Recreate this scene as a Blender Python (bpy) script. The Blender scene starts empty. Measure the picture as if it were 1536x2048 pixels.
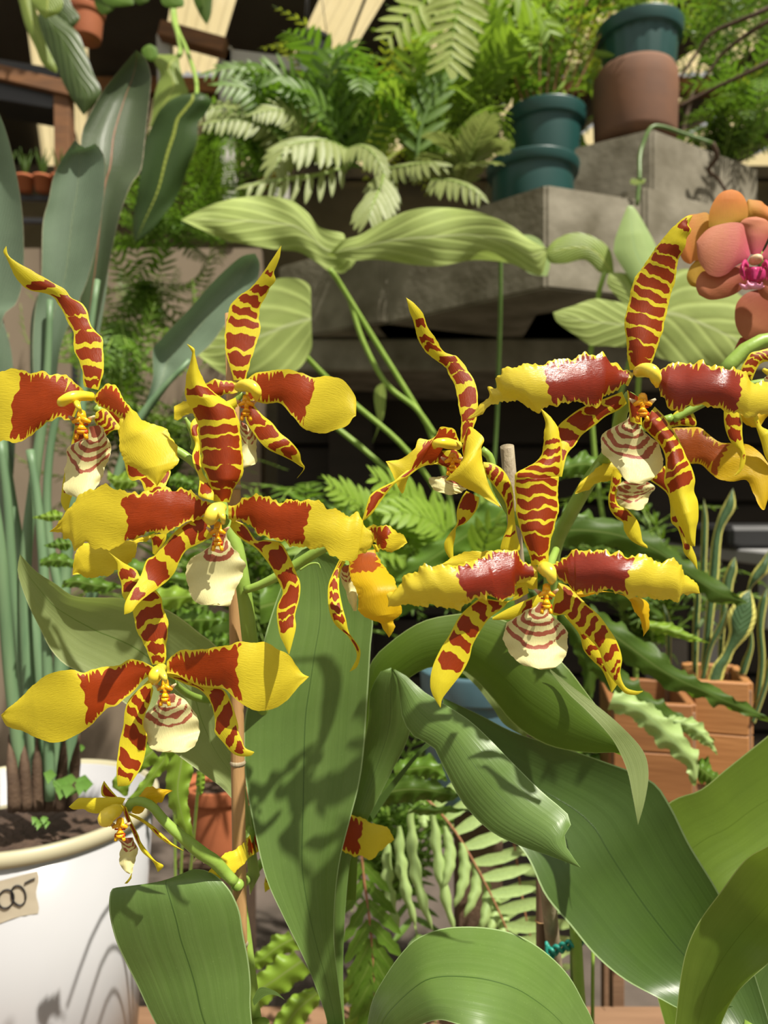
import bpy, bmesh, math, random
from mathutils import Vector, Matrix, noise
random.seed(7)
SC = bpy.context.scene
COL = SC.collection
# ---------------- camera, sky, sun, exposure ----------------
FP = 26.0/36.0*2048.0      # focal length in pixels of the 1536x2048 frame
CH = 1.10                  # eye height
cam = bpy.data.objects.new('camera', bpy.data.cameras.new('camera')); COL.objects.link(cam)
cam.location = (0, 0, CH); cam.rotation_euler = (math.pi/2, 0, 0)
cam.data.lens = 26; cam.data.sensor_width = 36; cam.data.sensor_height = 36; cam.data.clip_start = 0.02
cam.data.dof.use_dof = True; cam.data.dof.focus_distance = 0.39; cam.data.dof.aperture_fstop = 9.0
SC.camera = cam
W = bpy.data.worlds.new('sky'); SC.world = W; W.use_nodes = True
nt = W.node_tree; bg = nt.nodes['Background']
sk = nt.nodes.new('ShaderNodeTexSky'); sk.sky_type = 'NISHITA'; sk.sun_disc = False
sk.sun_elevation = math.radians(58); sk.air_density = 1.0; sk.dust_density = 3.5; sk.ozone_density = 1.0
hs = nt.nodes.new('ShaderNodeMixRGB'); hs.inputs[0].default_value = 0.70; hs.inputs[2].default_value = (3.9, 3.6, 2.8, 1)
nt.links.new(sk.outputs[0], hs.inputs[1]); nt.links.new(hs.outputs[0], bg.inputs[0])
bg.inputs[1].default_value = 0.13
sun = bpy.data.objects.new('sun', bpy.data.lights.new('sun', 'SUN')); COL.objects.link(sun)
sun.data.energy = 6.8; sun.data.angle = math.radians(0.8); sun.data.color = (1.0, 0.94, 0.83)
SUND = Vector((-0.42, 0.42, -0.95))
sun.rotation_euler = SUND.to_track_quat('-Z', 'Y').to_euler(); sun.location = (0.5, -1, 4)
sk.sun_rotation = math.radians(200)
SC.view_settings.view_transform = 'Standard'; SC.view_settings.look = 'None'
SC.view_settings.gamma = 1; SC.view_settings.use_curve_mapping = False
SC.view_settings.exposure = 0.12

# ---------------- helpers ----------------
def D(x, y, d):            # a point seen at (x, y) of the photograph, d metres into the scene
    return Vector(((x-768)/FP*d, d, CH+(1024-y)/FP*d))
KEYS = dict(z=(0,0,1),a=(0,0,3),b=(512,0,3),c=(1024,0,3),d=(0,480,3),e=(512,480,3),f=(1024,480,3),g=(0,940,3),h=(512,940,3),
 i=(1024,940,3),j=(0,1452,3),k=(512,1452,3),l=(1024,1452,3),m=(1300,640,6.508),n=(1200,800,4.571),o=(640,820,3.657),
 p=(330,700,4.955),q=(130,1540,5.12),r=(1340,370,5.689),s=(370,980,8.533),t=(1000,1100,7.68))
def P(s):
    key = KEYS['z']; out = []
    for tok in s.split():
        if ':' in tok:
            k, tok = tok.split(':'); key = KEYS[k]
        x, y = tok.split(','); out.append((key[0]+float(x)/key[2], key[1]+float(y)/key[2]))
    return out
def resample(pts, n):
    """even samples along a Catmull-Rom curve through the points (any dimension)"""
    pts = [Vector(p) for p in pts]
    if len(pts) == 2: return [pts[0].lerp(pts[1], i/n) for i in range(n+1)]
    dense = []
    for i in range(len(pts)-1):
        p0 = pts[max(i-1, 0)]; p1 = pts[i]; p2 = pts[i+1]; p3 = pts[min(i+2, len(pts)-1)]
        for k in range(8):
            t = k/8
            dense.append(0.5*((2*p1)+(p2-p0)*t+(2*p0-5*p1+4*p2-p3)*t*t+(3*p1-p0-3*p2+p3)*t**3))
    dense.append(pts[-1])
    L = [0]
    for i in range(1, len(dense)): L.append(L[-1]+(dense[i]-dense[i-1]).length)
    out = []; j = 0
    for i in range(n+1):
        t = L[-1]*i/n
        while j < len(L)-2 and L[j+1] < t: j += 1
        f = (t-L[j])/max(L[j+1]-L[j], 1e-9)
        out.append(dense[j].lerp(dense[j+1], min(max(f, 0), 1)))
    return out
def lin(prof, t):
    if not isinstance(prof, (list, tuple)): return prof
    x = t*(len(prof)-1); i = min(int(x), len(prof)-2); f = x-i; f = f*f*(3-2*f)
    return prof[i]*(1-f)+prof[i+1]*f
def link(name, me, mat, parent=None, smooth=True):
    o = bpy.data.objects.new(name, me); COL.objects.link(o)
    if mat is not None: me.materials.append(mat)
    if smooth: me.polygons.foreach_set('use_smooth', [True]*len(me.polygons))
    if parent is not None: o.parent = parent
    return o
def tag(o, label=None, cat=None, group=None, kind=None):
    if label: o['label'] = label
    if cat: o['category'] = cat
    if group: o['group'] = group
    if kind: o['kind'] = kind
    return o
def empty(name, label=None, cat=None, group=None):
    o = bpy.data.objects.new(name, None); COL.objects.link(o); o.empty_display_size = 0.02
    return tag(o, label, cat, group)
def mesh(verts, faces):
    me = bpy.data.meshes.new('m'); me.from_pydata([tuple(v) for v in verts], [], faces); me.update(); return me
def grid(name, pts, nu, nv, mat, parent, uv=None, field=None, px=None):
    """pts[j][i], j along (nv+1), i across (nu+1)"""
    vs = [p for row in pts for p in row]
    fs = [(j*(nu+1)+i, j*(nu+1)+i+1, (j+1)*(nu+1)+i+1, (j+1)*(nu+1)+i) for j in range(nv) for i in range(nu)]
    me = mesh(vs, fs)
    a = me.attributes.new('uvc', 'FLOAT_VECTOR', 'POINT')
    dat = []
    sx, sy, sd = px or (1, 1, 0)
    for j in range(nv+1):
        for i in range(nu+1): dat += [i/nu, j/nv, sd]
    a.data.foreach_set('vector', dat)
    a = me.attributes.new('pxc', 'FLOAT_VECTOR', 'POINT')
    dat = []
    for j in range(nv+1):
        for i in range(nu+1): dat += [(i/nu-.5)*sx, j/nv*sy, sd]
    a.data.foreach_set('vector', dat)
    if field is not None:
        a = me.attributes.new('fld', 'FLOAT', 'POINT'); a.data.foreach_set('value', field)
    return link(name, me, mat, parent)
def blade(name, A, B, d, mat, parent, dz=0, cup=0, nu=10, nv=40, rip=0, ripk=14, rag=0, fieldf=None, du=0, ct=0):
    """a leaf or petal spanning two edge curves A and B, base to tip; dz = depth along it, cup = depth of its middle, du = depth slope across"""
    PA = resample(P(A), nv); PB = resample(P(B), nv)
    sd = random.random()*50
    ln = sum((PA[i+1]-PA[i]).length for i in range(nv))/100
    wd = max((PA[i]-PB[i]).length for i in range(nv))/100
    rows = []; fld = []
    for j in range(nv+1):
        v = j/nv; row = []
        w = (PA[j]-PB[j]).length/100
        for i in range(nu+1):
            u = i/nu; e = 2*u-1
            p = PA[j].lerp(PB[j], u)
            if rag and abs(e) > .7:
                k = (abs(e)-.7)/.3
                dirv = (PB[j]-PA[j]); dirv = dirv.normalized() if dirv.length > 0 else dirv
                p = p+dirv*(1 if e > 0 else -1)*rag*k*(noise.noise(Vector((sd+e*3, v*ln*5, 0)))+.45*noise.noise(Vector((sd+e*3, v*ln*14, 4))))*min(1, w*3)
            dd = d+lin(dz, v)+cup*(1-e*e)*min(1, w/max(wd, .01)*1.3)+du*e*w
            if rip: dd += rip*math.sin(ripk*v+sd+2*e)*e*e
            row.append(D(p[0], p[1], dd))
            if fieldf: fld.append(fieldf(e, v, sd, w, ln))
        rows.append(row)
    return grid(name, rows, nu, nv, mat, parent, px=(wd, ln, sd), field=fld if fieldf else None)
def ring_tube(verts, faces, pts, rads, n=8, cap=True):
    """sweep a tube through 3D points into verts/faces"""
    base = len(verts); m = len(pts)
    for k, p in enumerate(pts):
        t = (pts[min(k+1, m-1)]-pts[max(k-1, 0)]).normalized()
        a = t.cross(Vector((0, 1, 0.13))); a = a.normalized() if a.length > 1e-4 else Vector((1, 0, 0))
        b = t.cross(a)
        r = lin(rads, k/(m-1)) if m > 1 else rads
        for q in range(n):
            th = 2*math.pi*q/n; verts.append(p+(a*math.cos(th)+b*math.sin(th))*r)
    for k in range(m-1):
        for q in range(n):
            q2 = (q+1) % n
            faces.append((base+k*n+q, base+k*n+q2, base+(k+1)*n+q2, base+(k+1)*n+q))
    if cap:
        faces.append(tuple(base+q for q in range(n))[::-1]); faces.append(tuple(base+(m-1)*n+q for q in range(n)))
def tube(name, pts, rads, mat, parent=None, n=10, seg=24):
    v, f = [], []; ring_tube(v, f, resample(pts, seg), rads, n)
    return link(name, mesh(v, f), mat, parent)
def ptube(name, s, d, rpx, mat, parent=None, n=10, seg=24):
    """tube through photo points; d single or list of depths, rpx radius in pixels"""
    pp = P(s); m = len(pp)
    pts = [D(x, y, lin(d, i/(m-1))) for i, (x, y) in enumerate(pp)]
    dm = lin(d, .5)
    rr = [r*dm/FP for r in rpx] if isinstance(rpx, (list, tuple)) else rpx*dm/FP
    return tube(name, pts, rr, mat, parent, n, seg)
def lathe(name, prof, mat, parent=None, loc=(0, 0, 0), n=48, mod=None, cap=True):
    vs, fs = [], []
    for k, (r, z) in enumerate(prof):
        for q in range(n):
            th = 2*math.pi*q/n; rr = r if mod is None else mod(k, th, r)
            vs.append((loc[0]+rr*math.cos(th), loc[1]+rr*math.sin(th), loc[2]+z))
    for k in range(len(prof)-1):
        for q in range(n):
            q2 = (q+1) % n; fs.append((k*n+q, k*n+q2, (k+1)*n+q2, (k+1)*n+q))
    if cap: fs.append(tuple(range(n))[::-1])
    if cap and prof[-1][0] > 1e-4: fs.append(tuple((len(prof)-1)*n+q for q in range(n)))
    return link(name, mesh(vs, fs), mat, parent)
def box(name, lo, hi, mat, parent=None, bev=0.0, M=None):
    bm = bmesh.new(); bmesh.ops.create_cube(bm, size=1)
    for v in bm.verts: v.co = Vector([lo[i]+(v.co[i]+.5)*(hi[i]-lo[i]) for i in range(3)])
    if bev: bmesh.ops.bevel(bm, geom=list(bm.edges), offset=bev, segments=1, affect='EDGES')
    if M is not None: bm.transform(M)
    me = bpy.data.meshes.new('m'); bm.to_mesh(me); bm.free()
    return link(name, me, mat, parent, smooth=False)
def blob(name, c, r, mat, parent, sub=3, f=None):
    bm = bmesh.new(); bmesh.ops.create_icosphere(bm, subdivisions=sub, radius=1)
    for v in bm.verts:
        p = v.co.copy()
        if f: p = f(p)
        v.co = Vector((c[0]+p[0]*r[0], c[1]+p[1]*r[1], c[2]+p[2]*r[2]))
    me = bpy.data.meshes.new('m'); bm.to_mesh(me); bm.free()
    return link(name, me, mat, parent)

# ---------------- materials ----------------
def nodes(name):
    m = bpy.data.materials.new(name); m.use_nodes = True; t = m.node_tree
    return m, t, t.nodes['Principled BSDF'], t.nodes['Material Output']
def N(t, typ, **kw):
    n = t.nodes.new(typ)
    for k, v in kw.items():
        if k.startswith('i'): n.inputs[int(k[1:])].default_value = v
        else: setattr(n, k, v)
    return n
def mth(t, op, a, b=None, c=None, clamp=False):
    n = t.nodes.new('ShaderNodeMath'); n.operation = op; n.use_clamp = clamp
    for k, v in enumerate((a, b, c)):
        if v is None: continue
        if isinstance(v, (int, float)): n.inputs[k].default_value = v
        else: t.links.new(v, n.inputs[k])
    return n.outputs[0]
def mixc(t, fac, a, b, mode='MIX'):
    n = t.nodes.new('ShaderNodeMixRGB'); n.blend_type = mode
    for k, v in enumerate((fac, a, b)):
        if isinstance(v, (int, float)): n.inputs[k].default_value = v
        elif isinstance(v, tuple): n.inputs[k].default_value = (*v, 1) if len(v) == 3 else v
        else: t.links.new(v, n.inputs[k])
    return n.outputs[0]
def attr(t, name):
    return N(t, 'ShaderNodeAttribute', attribute_name=name)
def noi(t, vec, scale, detail=3, sc=None):
    n = N(t, 'ShaderNodeTexNoise'); n.inputs['Scale'].default_value = scale; n.inputs['Detail'].default_value = detail
    if sc:
        mp = N(t, 'ShaderNodeMapping'); mp.inputs['Scale'].default_value = sc; t.links.new(vec, mp.inputs[0]); vec = mp.outputs[0]
    t.links.new(vec, n.inputs['Vector']); return n.outputs[0]
def thin(t, pr, out, col, transl, tcol=None, hgt=None, bump=.3, dist=.0005):
    """leaf-thin surface: principled reflection plus light let through"""
    tr = t.nodes.new('ShaderNodeBsdfTranslucent'); mx = t.nodes.new('ShaderNodeMixShader'); mx.inputs[0].default_value = transl
    t.links.new(col, pr.inputs['Base Color'])
    if tcol is None: tcol = col
    t.links.new(tcol, tr.inputs[0])
    t.links.new(pr.outputs[0], mx.inputs[1]); t.links.new(tr.outputs[0], mx.inputs[2]); t.links.new(mx.outputs[0], out.inputs[0])
    if hgt is not None:
        b = N(t, 'ShaderNodeBump'); b.inputs['Strength'].default_value = bump; b.inputs['Distance'].default_value = dist
        t.links.new(hgt, b.inputs['Height']); t.links.new(b.outputs[0], pr.inputs['Normal']); t.links.new(b.outputs[0], tr.inputs['Normal'])
def flower_mat(name, base, spot, transl=.35, rough=.42, edge=.22, soft=.05, spec=.4, tip=None):
    m, t, pr, out = nodes(name)
    px = attr(t, 'pxc').outputs['Vector']; f = attr(t, 'fld').outputs['Fac']
    n1 = noi(t, px, 9, 3); n2 = noi(t, px, 4, 2)
    g = mth(t, 'ADD', f, mth(t, 'MULTIPLY', mth(t, 'SUBTRACT', n1, .5), edge))
    mask = mth(t, 'MULTIPLY_ADD', g, 1/soft, .5, clamp=True)
    fine = noi(t, px, 14, 2, (6, .5, 1))
    bc = mixc(t, mth(t, 'MULTIPLY', n2, .5), base, tuple(c*.78 for c in base))
    bc = mixc(t, mth(t, 'MULTIPLY', fine, .3), bc, tuple(c*.8 for c in base))
    scn = mixc(t, n2, spot, tuple(c*.62 for c in spot))
    scn = mixc(t, mth(t, 'MULTIPLY', fine, .45), scn, tuple(min(1, c*1.35+.003) for c in spot))
    col = mixc(t, mask, bc, scn)
    pr.inputs['Roughness'].default_value = rough; pr.inputs['Specular IOR Level'].default_value = spec
    thin(t, pr, out, col, transl, None, fine, .35, .0006)
    return m
def leaf_mat(name, col, col2, transl=.25, tcol=(.25, .45, .03), rough=.45, ribs=0, par=26, mid=None, midw=.012, edgec=None, blotch=.5, spec=.5, bump=.4, bd=.0012, ribk=1.2, margin=None):
    m, t, pr, out = nodes(name)
    uv = attr(t, 'uvc').outputs['Vector']; px = attr(t, 'pxc').outputs['Vector']
    sep = N(t, 'ShaderNodeSeparateXYZ'); t.links.new(uv, sep.inputs[0]); u, v = sep.outputs[0], sep.outputs[1]
    e = mth(t, 'ABSOLUTE', mth(t, 'SUBTRACT', u, .5))
    st = noi(t, uv, 1, 3, (par, 1.2, 1)); bl = noi(t, px, 1.6, 4); sp = noi(t, px, 30, 2)
    c = mixc(t, mth(t, 'MULTIPLY_ADD', st, 1.6, -.4, clamp=True), col, col2)
    c = mixc(t, mth(t, 'MULTIPLY', mth(t, 'MULTIPLY_ADD', bl, 2.2, -.7, clamp=True), blotch), c, tuple(x*.62 for x in col))
    c = mixc(t, mth(t, 'MULTIPLY', mth(t, 'GREATER_THAN', sp, .70), .25), c, tuple(min(1, x*1.5+.05) for x in col2))
    h = mth(t, 'MULTIPLY', st, .6)
    if ribs:
        w = mth(t, 'SINE', mth(t, 'MULTIPLY', mth(t, 'SUBTRACT', v, mth(t, 'MULTIPLY', e, ribk)), ribs*6.283))
        w = mth(t, 'POWER', mth(t, 'MULTIPLY_ADD', w, .5, .5), 4)
        c = mixc(t, mth(t, 'MULTIPLY', w, .35), c, tuple(min(1, x*1.7+.03) for x in col2))
        h = mth(t, 'SUBTRACT', h, mth(t, 'MULTIPLY', w, 1.6))
    if mid is not None:
        mk = mth(t, 'LESS_THAN', e, mth(t, 'MULTIPLY', midw, mth(t, 'SUBTRACT', 1.3, v)))
        c = mixc(t, mk, c, mid); h = mth(t, 'SUBTRACT', h, mth(t, 'MULTIPLY', mk, 1.0))
    if edgec is not None:
        mk = mth(t, 'GREATER_THAN', mth(t, 'ADD', e, mth(t, 'MULTIPLY', mth(t, 'SUBTRACT', noi(t, px, 3, 2), .5), .05 if margin else 0)), .5-(margin or .012))
        c = mixc(t, mk, c, edgec)
    tc = mixc(t, .6, c, tcol)
    rr = mth(t, 'MULTIPLY_ADD', bl, .25, rough-.12); t.links.new(rr, pr.inputs['Roughness'])
    pr.inputs['Specular IOR Level'].default_value = spec
    thin(t, pr, out, c, transl, tc, h, bump, bd)
    return m
def solid(name, col, col2=None, scale=8, rough=.6, spec=.4, bump=.2, bd=.002, stretch=None, transl=0, metal=0, detail=4):
    m, t, pr, out = nodes(name)
    tc = N(t, 'ShaderNodeTexCoord').outputs['Object']
    n = noi(t, tc, scale, detail, stretch)
    c = mixc(t, mth(t, 'MULTIPLY_ADD', n, 2.4, -.7, clamp=True), col, col2 or tuple(x*.7 for x in col))
    t.links.new(c, pr.inputs['Base Color']); pr.inputs['Roughness'].default_value = rough
    pr.inputs['Specular IOR Level'].default_value = spec; pr.inputs['Metallic'].default_value = metal
    b = N(t, 'ShaderNodeBump'); b.inputs['Strength'].default_value = bump; b.inputs['Distance'].default_value = bd
    n2 = noi(t, tc, scale*4, 3, stretch); t.links.new(n2, b.inputs['Height']); t.links.new(b.outputs[0], pr.inputs['Normal'])
    if transl:
        tr = t.nodes.new('ShaderNodeBsdfTranslucent'); mx = t.nodes.new('ShaderNodeMixShader'); mx.inputs[0].default_value = transl
        t.links.new(c, tr.inputs[0]); t.links.new(pr.outputs[0], mx.inputs[1]); t.links.new(tr.outputs[0], mx.inputs[2]); t.links.new(mx.outputs[0], out.inputs[0])
    return m
YEL = (.82, .66, .035); RED = (.37, .045, .003); CRM = (.80, .74, .36)
M_SEP = flower_mat('striped sepal', (.78, .66, .03), (.30, .036, .003), soft=.08, edge=.5, rough=.42, spec=.28)
M_PET = flower_mat('red and yellow petal', YEL, RED, soft=.12, edge=.20, spec=.3, rough=.40)
M_PETG = flower_mat('glossy red petal', YEL, (.30, .024, .004), soft=.12, edge=.20, spec=.8, rough=.26)
M_PETO = flower_mat('backlit petal', (.80, .52, .010), (.42, .085, .006), soft=.2, edge=.2, transl=.45)
M_LIP = flower_mat('cream lip', CRM, (.40, .11, .06), soft=.14, edge=1.0, transl=.3)
M_COLM = solid('yellow column', (.85, .62, .01), (.80, .68, .10), 60, rough=.3, spec=.5, bump=.05)
M_CAL = solid('orange callus', (.90, .52, .006), (.85, .30, .008), 160, rough=.35, bump=.1)
M_CALR = solid('callus bands', (.45, .03, .005), (.55, .08, .01), 200, rough=.35)
M_WHT = solid('cream wing', (.82, .75, .45), (.6, .25, .15), 150, rough=.5, transl=.2)
M_PHAL = flower_mat('salmon petal', (.62, .23, .13), (.62, .10, .17), soft=1.2, edge=.4, transl=.3, rough=.6, spec=.25)
M_PHALB = flower_mat('orange petal', (.75, .27, .07), (.55, .33, .04), soft=1.2, edge=.3, transl=.4, rough=.6, spec=.25)
M_PHALD = flower_mat('russet petal', (.48, .17, .08), (.38, .07, .05), soft=1.2, edge=.4, transl=.3, rough=.6, spec=.25)
M_MAG = solid('magenta lip', (.62, .05, .22), (.35, .01, .07), 90, rough=.4, transl=.2)
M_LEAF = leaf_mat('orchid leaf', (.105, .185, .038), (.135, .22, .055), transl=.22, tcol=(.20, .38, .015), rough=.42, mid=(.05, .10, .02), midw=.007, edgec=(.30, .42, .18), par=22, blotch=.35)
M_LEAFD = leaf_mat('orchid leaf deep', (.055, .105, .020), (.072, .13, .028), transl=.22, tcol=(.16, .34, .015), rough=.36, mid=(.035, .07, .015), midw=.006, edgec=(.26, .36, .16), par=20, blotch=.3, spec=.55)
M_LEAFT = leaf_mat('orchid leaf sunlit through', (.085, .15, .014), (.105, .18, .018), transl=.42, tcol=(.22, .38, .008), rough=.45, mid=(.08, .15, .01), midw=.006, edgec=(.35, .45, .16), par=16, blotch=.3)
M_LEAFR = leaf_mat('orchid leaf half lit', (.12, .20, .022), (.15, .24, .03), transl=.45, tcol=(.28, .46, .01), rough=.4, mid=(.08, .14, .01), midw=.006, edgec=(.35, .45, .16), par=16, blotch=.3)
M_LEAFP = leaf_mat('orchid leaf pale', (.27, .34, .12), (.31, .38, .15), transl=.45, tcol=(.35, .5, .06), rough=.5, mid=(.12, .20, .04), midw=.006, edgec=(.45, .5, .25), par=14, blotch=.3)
M_STR = leaf_mat('blue green paddle leaf', (.15, .215, .14), (.18, .25, .165), transl=.15, tcol=(.12, .28, .05), rough=.45, ribs=26, ribk=.9, mid=(.20, .26, .16), midw=.02, edgec=(.35, .34, .22), par=10, spec=.5, bump=.35)
M_STRD = leaf_mat('dark ribbed paddle leaf', (.055, .085, .035), (.085, .12, .055), transl=.12, tcol=(.12, .2, .03), rough=.38, ribs=24, ribk=1.6, mid=(.30, .14, .08), midw=.02, edgec=(.42, .36, .25), par=8, spec=.6, bump=.5)
M_PHI = leaf_mat('pale philodendron leaf', (.32, .41, .11), (.37, .45, .14), transl=.3, tcol=(.36, .5, .08), rough=.65, spec=.25, ribs=5, ribk=1.0, mid=(.48, .55, .25), midw=.02, par=8, blotch=.6, bump=.3, bd=.0018)
M_RIB = leaf_mat('dark ribbed anthurium leaf', (.035, .08, .014), (.055, .11, .02), transl=.25, tcol=(.12, .25, .02), rough=.4, ribs=30, ribk=.8, mid=(.42, .50, .08), midw=.035, par=6, bump=.7, bd=.004)
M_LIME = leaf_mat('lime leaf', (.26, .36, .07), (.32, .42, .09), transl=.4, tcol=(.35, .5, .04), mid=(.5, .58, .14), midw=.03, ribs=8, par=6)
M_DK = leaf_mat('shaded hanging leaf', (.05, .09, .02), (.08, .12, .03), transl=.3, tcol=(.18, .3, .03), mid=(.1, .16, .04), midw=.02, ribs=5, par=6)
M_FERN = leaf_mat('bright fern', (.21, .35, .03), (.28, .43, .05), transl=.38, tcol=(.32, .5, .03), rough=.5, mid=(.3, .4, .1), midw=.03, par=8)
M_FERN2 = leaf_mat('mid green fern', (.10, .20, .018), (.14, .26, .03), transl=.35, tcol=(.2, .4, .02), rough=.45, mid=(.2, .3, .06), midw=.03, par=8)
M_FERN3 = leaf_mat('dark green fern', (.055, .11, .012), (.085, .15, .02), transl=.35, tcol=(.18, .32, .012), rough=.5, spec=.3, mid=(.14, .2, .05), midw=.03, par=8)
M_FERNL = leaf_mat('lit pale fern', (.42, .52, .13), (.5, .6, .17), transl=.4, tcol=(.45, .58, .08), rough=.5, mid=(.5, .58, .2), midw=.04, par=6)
M_FERNP = leaf_mat('grey green fern', (.24, .30, .08), (.33, .38, .13), transl=.3, tcol=(.35, .42, .1), rough=.5, mid=(.35, .38, .15), midw=.04, par=6)
M_FERNM = leaf_mat('mint fern', (.36, .51, .17), (.44, .58, .22), transl=.3, tcol=(.3, .5, .1), rough=.5, mid=(.35, .5, .2), midw=.03, par=10)
M_FERNY = leaf_mat('yellow green fern', (.34, .40, .025), (.42, .47, .04), transl=.4, tcol=(.4, .5, .03), rough=.5, mid=(.35, .4, .08), midw=.03, par=6)
M_SNK = leaf_mat('snake plant leaf', (.035, .085, .028), (.07, .14, .055), transl=.1, rough=.4, edgec=(.66, .62, .16), margin=.15, ribs=18, ribk=.3, par=6)
M_STEM = solid('green stem', (.25, .40, .06), (.31, .46, .09), 60, rough=.4, bump=.1, transl=.15)
M_STEMD = solid('dark green stem', (.08, .15, .03), (.12, .2, .05), 40, rough=.4, bump=.1)
M_STEMB = solid('blue green stalk', (.10, .18, .09), (.15, .24, .12), 30, rough=.45, bump=.1, stretch=(3, 3, .3))
M_RACH = solid('red brown rachis', (.25, .09, .05), (.3, .16, .07), 40, rough=.5)
M_TWIG = solid('brown twig', (.06, .035, .02), (.1, .06, .035), 60, rough=.8, bump=.5)
M_BAM = solid('bamboo stake', (.46, .28, .12), (.36, .20, .08), 30, rough=.5, stretch=(6, 6, .6), bump=.2)
M_BAMG = solid('weathered stake', (.36, .31, .20), (.24, .19, .12), 30, rough=.6, stretch=(6, 6, .6), bump=.3)
M_BAMD = solid('dark cane', (.13, .075, .045), (.2, .12, .07), 30, rough=.6, stretch=(6, 6, .6), bump=.3)
M_POTW = solid('white glossy plastic', (.50, .50, .52), (.46, .46, .47), 3, rough=.22, spec=.6, bump=.03, transl=.15)
M_RIMW = solid('cream rim plastic', (.60, .56, .38), (.52, .48, .32), 6, rough=.4, spec=.5, bump=.05, transl=.2)
M_TEAL = solid('green plastic pot', (.007, .048, .042), (.012, .066, .060), 4, rough=.4, spec=.5, bump=.05)
M_BLUE = solid('blue glazed pot', (.05, .11, .14), (.08, .15, .18), 5, rough=.3, spec=.5)
M_BLK = solid('black plastic', (.015, .015, .016), (.03, .03, .03), 5, rough=.4)
M_TERR = solid('old terracotta', (.19, .085, .042), (.11, .06, .04), 7, rough=.8, bump=.3)
M_TERO = solid('orange terracotta', (.40, .12, .045), (.32, .10, .04), 8, rough=.8, bump=.3)
M_WOOD = solid('orange wood', (.44, .21, .075), (.32, .14, .045), 5, rough=.55, stretch=(1, 1, 9), bump=.3)
M_WOODB = solid('old brown board', (.26, .15, .085), (.18, .10, .055), 4, rough=.7, stretch=(1, 8, 8), bump=.3)
M_BEAM = solid('rusty beam', (.22, .10, .04), (.12, .06, .03), 8, rough=.8, stretch=(1, 5, 5), bump=.3)
M_CONC = solid('concrete', (.27, .245, .185), (.11, .095, .06), 9, rough=.85, bump=.5, bd=.004, detail=8)
M_CONCD = solid('stained concrete', (.16, .14, .10), (.10, .09, .06), 4, rough=.9, bump=.5, detail=8)
M_FLOOR = solid('dusty concrete floor', (.14, .11, .09), (.05, .04, .03), 5, rough=.9, bump=.4, detail=8)
M_TAN = solid('tan plaster wall', (.24, .19, .13), (.17, .13, .09), 2, rough=.9, bump=.2)
M_DARKW = solid('dark board wall', (.018, .014, .009), (.028, .021, .013), 3, rough=.8, stretch=(1, 1, 6), bump=.3)
M_ROOF = solid('grey roof sheet', (.10, .09, .075), (.07, .06, .05), 3, rough=.6, bump=.2)
M_ROOFT = solid('translucent roof sheet', (.72, .62, .38), (.64, .54, .30), 3, rough=.5, transl=.5)
M_WHITE = solid('white painted frame', (.45, .44, .40), (.36, .35, .31), 6, rough=.5)
M_GREY = solid('grey slab', (.36, .36, .36), (.29, .29, .29), 6, rough=.6)
M_SOIL = solid('dark soil', (.05, .03, .02), (.09, .055, .035), 30, rough=.95, bump=1, bd=.01)
M_BARK = solid('bark chip', (.30, .17, .09), (.14, .075, .04), 25, rough=.9, bump=.6)
M_TAPE = solid('masking tape', (.50, .44, .33), (.45, .39, .29), 12, rough=.7, bump=.1)
M_INK = solid('black marker ink', (.012, .012, .015), None, 5, rough=.5)
M_TIE = solid('green plastic tie', (.02, .22, .17), (.03, .30, .24), 90, rough=.35)
M_WEED = leaf_mat('small weed leaf', (.14, .30, .05), (.2, .38, .08), transl=.3, par=4)
# ---------------- orchid flowers ----------------
def clampf(x): return max(-1.0, min(1.0, x))
def f_sepal(bars, skew=0.02, marg=3.0):
    def f(e, v, sd, w, ln):
        vv = v+(.11*noise.noise(Vector((sd, e*1.3, v*ln*1.5)))+.035*noise.noise(Vector((sd+5, e*4, v*ln*4))))/ln+skew*e*(w/ln)
        s = -9
        for k, (c, h) in enumerate(bars):
            h2 = 1.07*h*(1+.35*noise.noise(Vector((sd+k*7, e*1.6, 0)))-.25*e*e)
            s = max(s, (h2-abs(vv-c))*ln*10)
        m = marg+5*max(0, noise.noise(Vector((sd+9, e*2+5, v*ln*5))))
        return clampf(min(s, ((1-abs(e))*w*50-m)/8))
    return f
def f_petal(t0, teeth=1.0, base=.02):
    def f(e, v, sd, w, ln):
        s = (t0+.10/ln*noise.noise(Vector((sd, e*4, v*3)))+.03*noise.noise(Vector((sd+4, e*1.2, 0)))-v)*ln*10
        x = v*ln*100/(11+4*noise.noise(Vector((sd, v*ln*2, 1))))+sd
        k = math.floor(x); tr = 1-abs((x-k)*2-1)
        amp = 3+34*abs(noise.noise(Vector((k*1.7, sd+math.copysign(3, e), 0))))
        m = 2.5+teeth*amp*tr*tr*(1 if v < t0 else .3)
        return clampf(min(s, ((1-abs(e))*w*50-m)/7, (v-base)*ln*10))
    return f
def f_lip(n=4, amt=1.0):
    def f(e, v, sd, w, ln):
        vv = v+.20*e*e+.03*noise.noise(Vector((sd, e*3, v*6)))
        s = -9
        if vv < .16: s = (.16-vv)*30
        for k in range(n):
            c = .24+k*.11; h = .024*amt
            br = noise.noise(Vector((sd+k*3, e*2.6, k)))*2.0 - (0 if k < n-1 else max(0, .6-abs(e)*1.5))
            s = max(s, (h-abs(vv-c))*ln*12+br*.25)
        return clampf(min(s, ((1-abs(e))*w*50-2)/7))
    return f
def f_none(e, v, sd, w, ln): return -1.0
def f_blush(t0):
    def f(e, v, sd, w, ln): return clampf((t0-v)*2)
    return f
def rbars(n, tmax=.8, h=.035):
    return [(.05+(tmax-.05)*(k+.5*random.random())/n, h*(.7+.6*random.random())) for k in range(n)]
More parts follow.
